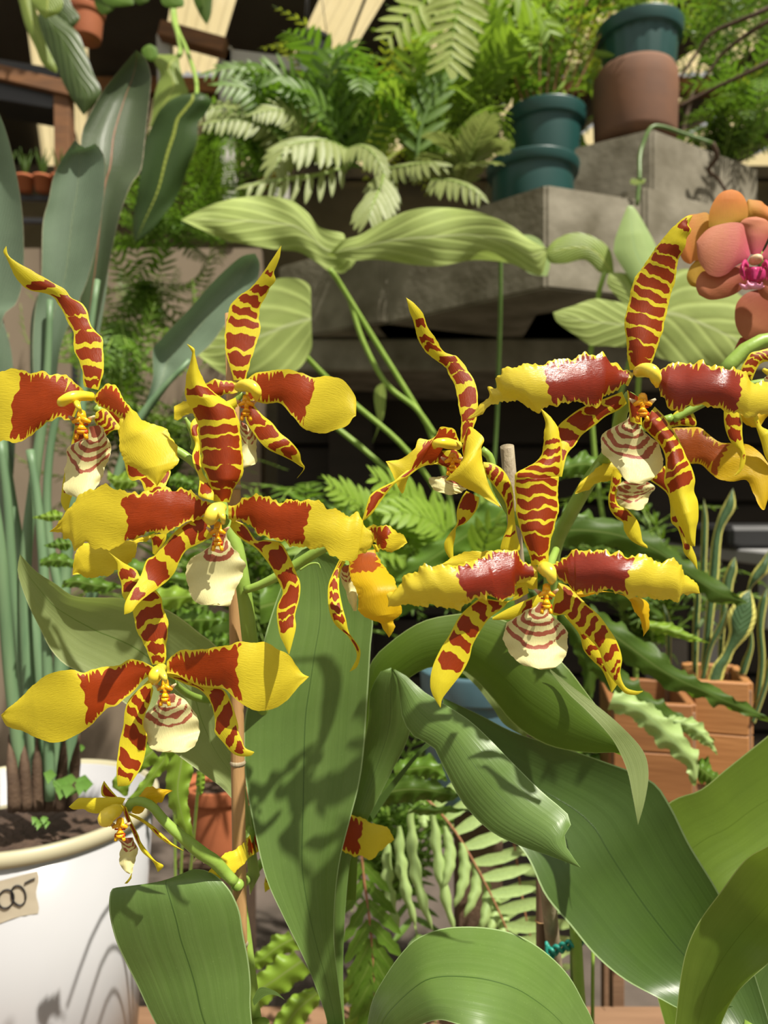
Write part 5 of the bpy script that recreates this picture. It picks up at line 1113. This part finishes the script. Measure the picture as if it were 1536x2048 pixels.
# large lobed fronds on the ledge (polypody ferns)
def lobed(par, pts, L0, Wd, mat, n=12, ang=55, up=Vector((0, -1, .3)), **k):
    k.setdefault('separate', False)
    return frond_parts(par, [D(*q) for q in pts], L0, Wd, mat, n, 0, ang, up, **k)
g1 = empty('polypody_fern', 'pale lobed fern hanging from the top edge in the centre', 'fern')
lobed(g1, [(930,-60,1.5), (915,20,1.5), (905,80,1.5), (899,140,1.5)], .080, .011, M_FERNL, 10, 80, separate=True, prof=lambda t: 1-.35*t, label='pale hanging frond')
lf("b:1130,310 1125,380 1150,440 1165,475", "b:1165,310 1190,380 1205,460 1165,478", 1.5, M_FERNL, g1, nm='frond_tip', nu=6, nv=14)
lobed(g1, [(900,-60,1.6), (850,0,1.6), (800,50,1.6), (765,90,1.6)], .065, .010, M_FERNL, 8, 75, separate=True)
lobed(g1, [(980,-60,1.5), (1040,-10,1.5), (1080,30,1.55), (1110,80,1.55)], .06, .009, M_FERN, 8, 75, separate=True)
g2 = empty('polypody_fern', 'dark lobed fern frond rising at the ledge in the centre', 'fern')
lobed(g2, [(832,330,1.9), (842,255,1.9), (866,190,1.9), (890,110,1.9)], .09, .011, M_FERN2, 7, 50, separate=True, rr=.006, rmat=M_STEMD)
lobed(g2, [(690,290,1.9), (660,240,1.85), (620,200,1.8), (560,170,1.75)], .07, .011, M_FERN2, 9, 60, separate=True, rr=.003, rmat=M_STEMD)
g3 = empty('polypody_fern', 'drooping grey-green fern with finger lobes above the pale leaves', 'fern')
for pts, L_, W_ in (([(680,300,1.7), (620,280,1.62), (570,300,1.58), (545,350,1.55)], .08, .011), ([(700,300,1.7), (650,280,1.6), (600,285,1.55), (560,290,1.5)], .085, .011), ([(770,340,1.6), (762,370,1.55), (745,410,1.5), (735,445,1.48)], .085, .010),
  ([(700,330,1.65), (640,350,1.6), (560,360,1.55), (480,372,1.5)], .07, .009), ([(690,300,1.7), (720,290,1.6), (750,310,1.55), (770,350,1.52)], .06, .009), ([(860,360,1.7), (900,360,1.6), (940,375,1.55), (970,400,1.52)], .06, .009), ([(760,340,1.6), (820,330,1.55), (860,325,1.5), (900,330,1.5)], .05, .008)):
    lobed(g3, pts, L_, W_, M_FERNP, 9, 55, separate=True, droop=.5)
g4 = empty('polypody_fern', 'feathery arching fern left of the ledge before the white frame', 'fern')
for pts, L_ in (([(600,330,1.9), (560,230,1.85), (500,180,1.8), (430,170,1.75)], .075), ([(600,330,1.9), (560,200,1.9), (480,140,1.85), (400,150,1.8)], .065), ([(610,330,1.9), (600,210,1.85), (560,150,1.8), (470,130,1.8)], .07), ([(600,330,1.9), (540,260,1.85), (480,240,1.8), (400,250,1.75)], .06), ([(600,320,1.9), (530,250,1.85), (450,215,1.85), (380,230,1.8)], .06), ([(620,330,1.9), (600,250,1.8), (560,220,1.75), (500,230,1.7)], .06)):
    lobed(g4, pts, L_, .008, M_FERNP if random.random() < .5 else M_FERN2, 16, 60, separate=True, droop=.35)
# bushes of fine fern filling the ledge: one frond mesh family per bush, each frond a part
def bush(label, x, y, d, n, R, mat, L0=.045, Wd=.005, up=.5, nf=3, grp=None, name='fern_bush'):
    b = empty(name, label, 'fern', grp); base = D(x, y, d); b.location = base
    protos = []
    for k in range(nf):
        r = R*(.8+.4*random.random())
        pts = [Vector((0, 0, 0)), Vector((r*.35, 0, r*up)), Vector((r*.75, 0, r*up*1.15)), Vector((r*1.1, 0, r*up*.7))]
        fr = frond_parts(b, pts, L0, Wd, mat, 15, 0, 65, Vector((0, 0, 1)), separate=False, rr=.0015)
        protos.append(fr)
    for k in range(n):
        src = protos[k % nf]; c = src if k < nf else src.copy()
        if k >= nf:
            COL.objects.link(c); c.parent = b
            for ch in src.children: q = ch.copy(); COL.objects.link(q); q.parent = c
        c.rotation_euler = (random.uniform(-.3, .3), random.uniform(-.9, .35), k*2.4+random.random()); s_ = random.uniform(.8, 1.2); c.scale = (s_, s_, s_)
    return b
bush('yellow-green fern clump behind the centre fronds, under the roof', 760, 330, 2.35, 26, .30, M_FERNY)
bush('bright fern clump above the green pots', 860, 300, 2.45, 26, .34, M_FERN)
bush('fern clump left of the centre frond before the roof light', 650, 300, 2.5, 22, .28, M_FERNY)
bush('fern clump at the foot of the white frame', 520, 360, 2.3, 22, .24, M_FERN2)
bush('broad-lobed green fern directly behind the drooping grey-green fern', 690, 345, 1.95, 18, .20, M_FERN2, .075, .0095, .8, name='polypody_fern')
bush('broad-lobed yellow-green fern left of the low green pot', 850, 350, 2.0, 18, .20, M_FERN, .07, .009, .9, name='polypody_fern')
bush('broad-lobed olive fern above the left pale leaf', 540, 350, 1.9, 16, .17, M_FERN2, .065, .009, .6, name='polypody_fern')
bush('drooping lobed fern left of the low green pot, over the widest pale leaf', 930, 372, 1.75, 12, .12, M_FERNP, .055, .008, .3, name='polypody_fern')
bush('broad-lobed bright fern between the centre frond and the slim reddish stems', 960, 200, 2.1, 16, .22, M_FERN, .08, .010, .6, name='polypody_fern')
bush('hanging fern curtain below the dark ribbed leaf', 340, 430, 2.1, 34, .26, M_FERN2, up=-.3)
bush('lower mossy fern beside the tan wall', 290, 560, 2.2, 30, .24, M_FERN2, up=-.5)
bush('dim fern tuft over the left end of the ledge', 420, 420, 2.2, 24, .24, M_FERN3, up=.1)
bush('fern growing in the middle green pot', 1085, 225, 2.15, 26, .26, M_FERN, up=.9)
bush('pale fern spilling from the fluted green pot', 1262, 60, 2.12, 26, .24, M_FERN, up=.7)
bush('bright fern clump right of the terracotta pot', 1440, 180, 2.5, 30, .40, M_FERN2)
bush('fern clump behind the fluted pot at the top right', 1400, 40, 2.8, 30, .45, M_FERNY)
bush('fern clump in the upper right corner', 1530, 90, 2.5, 30, .40, M_FERN)
bush('dark fern at the right end of the high planter', 1500, 300, 2.2, 30, .26, M_FERN2)
bush('dark fern low beside the moth orchid', 1440, 340, 2.25, 22, .18, M_FERN3)
bush('fern clump between the green pots', 980, 200, 2.6, 26, .34, M_FERN2)
bush('tall fern clump at the top centre-right', 1100, 60, 2.9, 30, .45, M_FERN)
bush('leafy fern behind the middle green pot', 960, 330, 2.3, 20, .18, M_FERN3)
bush('fern clump in the gap behind the ledge pots', 1180, 180, 2.6, 24, .30, M_FERNY)
bush('fern trailing down the tan wall behind the upper left flower', 240, 640, 1.9, 30, .20, M_FERN2, up=-.8)
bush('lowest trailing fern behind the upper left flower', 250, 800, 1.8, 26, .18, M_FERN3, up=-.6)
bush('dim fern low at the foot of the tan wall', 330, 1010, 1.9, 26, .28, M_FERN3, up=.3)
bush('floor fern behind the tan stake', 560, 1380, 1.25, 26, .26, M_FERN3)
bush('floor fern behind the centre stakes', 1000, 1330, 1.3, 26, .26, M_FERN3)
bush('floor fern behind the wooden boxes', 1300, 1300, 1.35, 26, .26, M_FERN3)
bush('floor fern at the bottom centre in shade', 800, 1800, 1.2, 24, .22, M_FERN2)
bush('floor fern at the bottom right under the diagonal leaf', 1150, 1750, 1.15, 24, .20, M_FERN2)
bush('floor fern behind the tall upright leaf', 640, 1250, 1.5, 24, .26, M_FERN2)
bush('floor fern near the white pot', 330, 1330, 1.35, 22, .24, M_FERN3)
# trailing vine, branches
vine = empty('trailing_vine', 'green and brown trailing stem over the high planter edge', 'vine')
ptube('stem', "c:1200,860 1050,810 900,760 830,770 780,880 765,960 765,1060 750,1230", (1.93,1.90,1.86), 4, M_STEMD, vine, 8, 30)
lf("c:765,1080 720,1070 710,1100 740,1110", "c:770,1085 800,1070 790,1100 740,1112", 1.86, M_PHALB if False else M_LIME, vine, nu=6, nv=10)
for k, s_ in enumerate(("c:1600,20 1450,90 1350,130 1200,200 1100,330 1000,480", "c:1600,340 1450,420 1300,490 1150,560 1000,640", "c:1600,100 1500,150 1350,250 1250,340 1150,480", "c:1200,860 1230,940 1180,1020 1240,1080 1300,1180")):
    br = empty('bare_branch', ('upper thin bare branch at the top right', 'lowest long bare branch reaching the terracotta pot', 'middle bare branch at the top right', 'gnarled twig at the right of the planters')[k], 'branch')
    ptube('wood', s_, (2.0, 2.1), (5, 3), M_TWIG, br, 8, 24)
# slim leafy stems in the middle pot
bam = empty('leafy_shrub', 'slim reddish stems with narrow leaves growing from the middle green pot', 'shrub')
for k in range(9):
    x0 = 1060+k*8; x1 = 1000+k*30; pts = [D(x0, 235, 2.12), D((x0+x1)/2-8, 130, 2.1), D(x1, -20, 2.1)]
    s_ = tube('stem', pts, .0025, M_RACH, bam, 6, 8)
    for q in range(9):
        p = resample(pts, 10)[q+2 if q < 8 else 9]
        me = leaflet('l', .07, .009, M_FERN if q % 2 else M_FERN2); o = bpy.data.objects.new('leaf', me); COL.objects.link(o); o.parent = bam
        o.location = p; o.rotation_euler = (random.uniform(-1.2, .2), random.uniform(-.3, .9), random.random()*6.28)
# broad leaves top right foliage
tr_ = empty('broadleaf_shrub', 'broad-leaved shrub behind the fluted pot at the top right', 'shrub')
for k in range(70):
    x, y = random.uniform(1100, 1560), random.uniform(-40, 330); dd = 2.6+random.random()*.5
    if 1180 < x < 1370 and y > 60: continue
    me = leaflet('l', random.uniform(.07, .13), random.uniform(.015, .03), random.choice((M_FERN, M_FERN2, M_FERNY, M_FERN3))); o = bpy.data.objects.new('leaf', me); COL.objects.link(o); o.parent = tr_
    o.location = D(x, y, dd); o.rotation_euler = (random.uniform(-1.5, .3), random.uniform(-.3, 1.2), random.random()*6.28)
tube('trunk', [Vector((1.2, 2.8, 1.7)), Vector((1.1, 2.8, 2.3)), Vector((1.25, 2.9, 2.9))], (.02, .012, .006), M_TWIG, tr_, 8, 10)
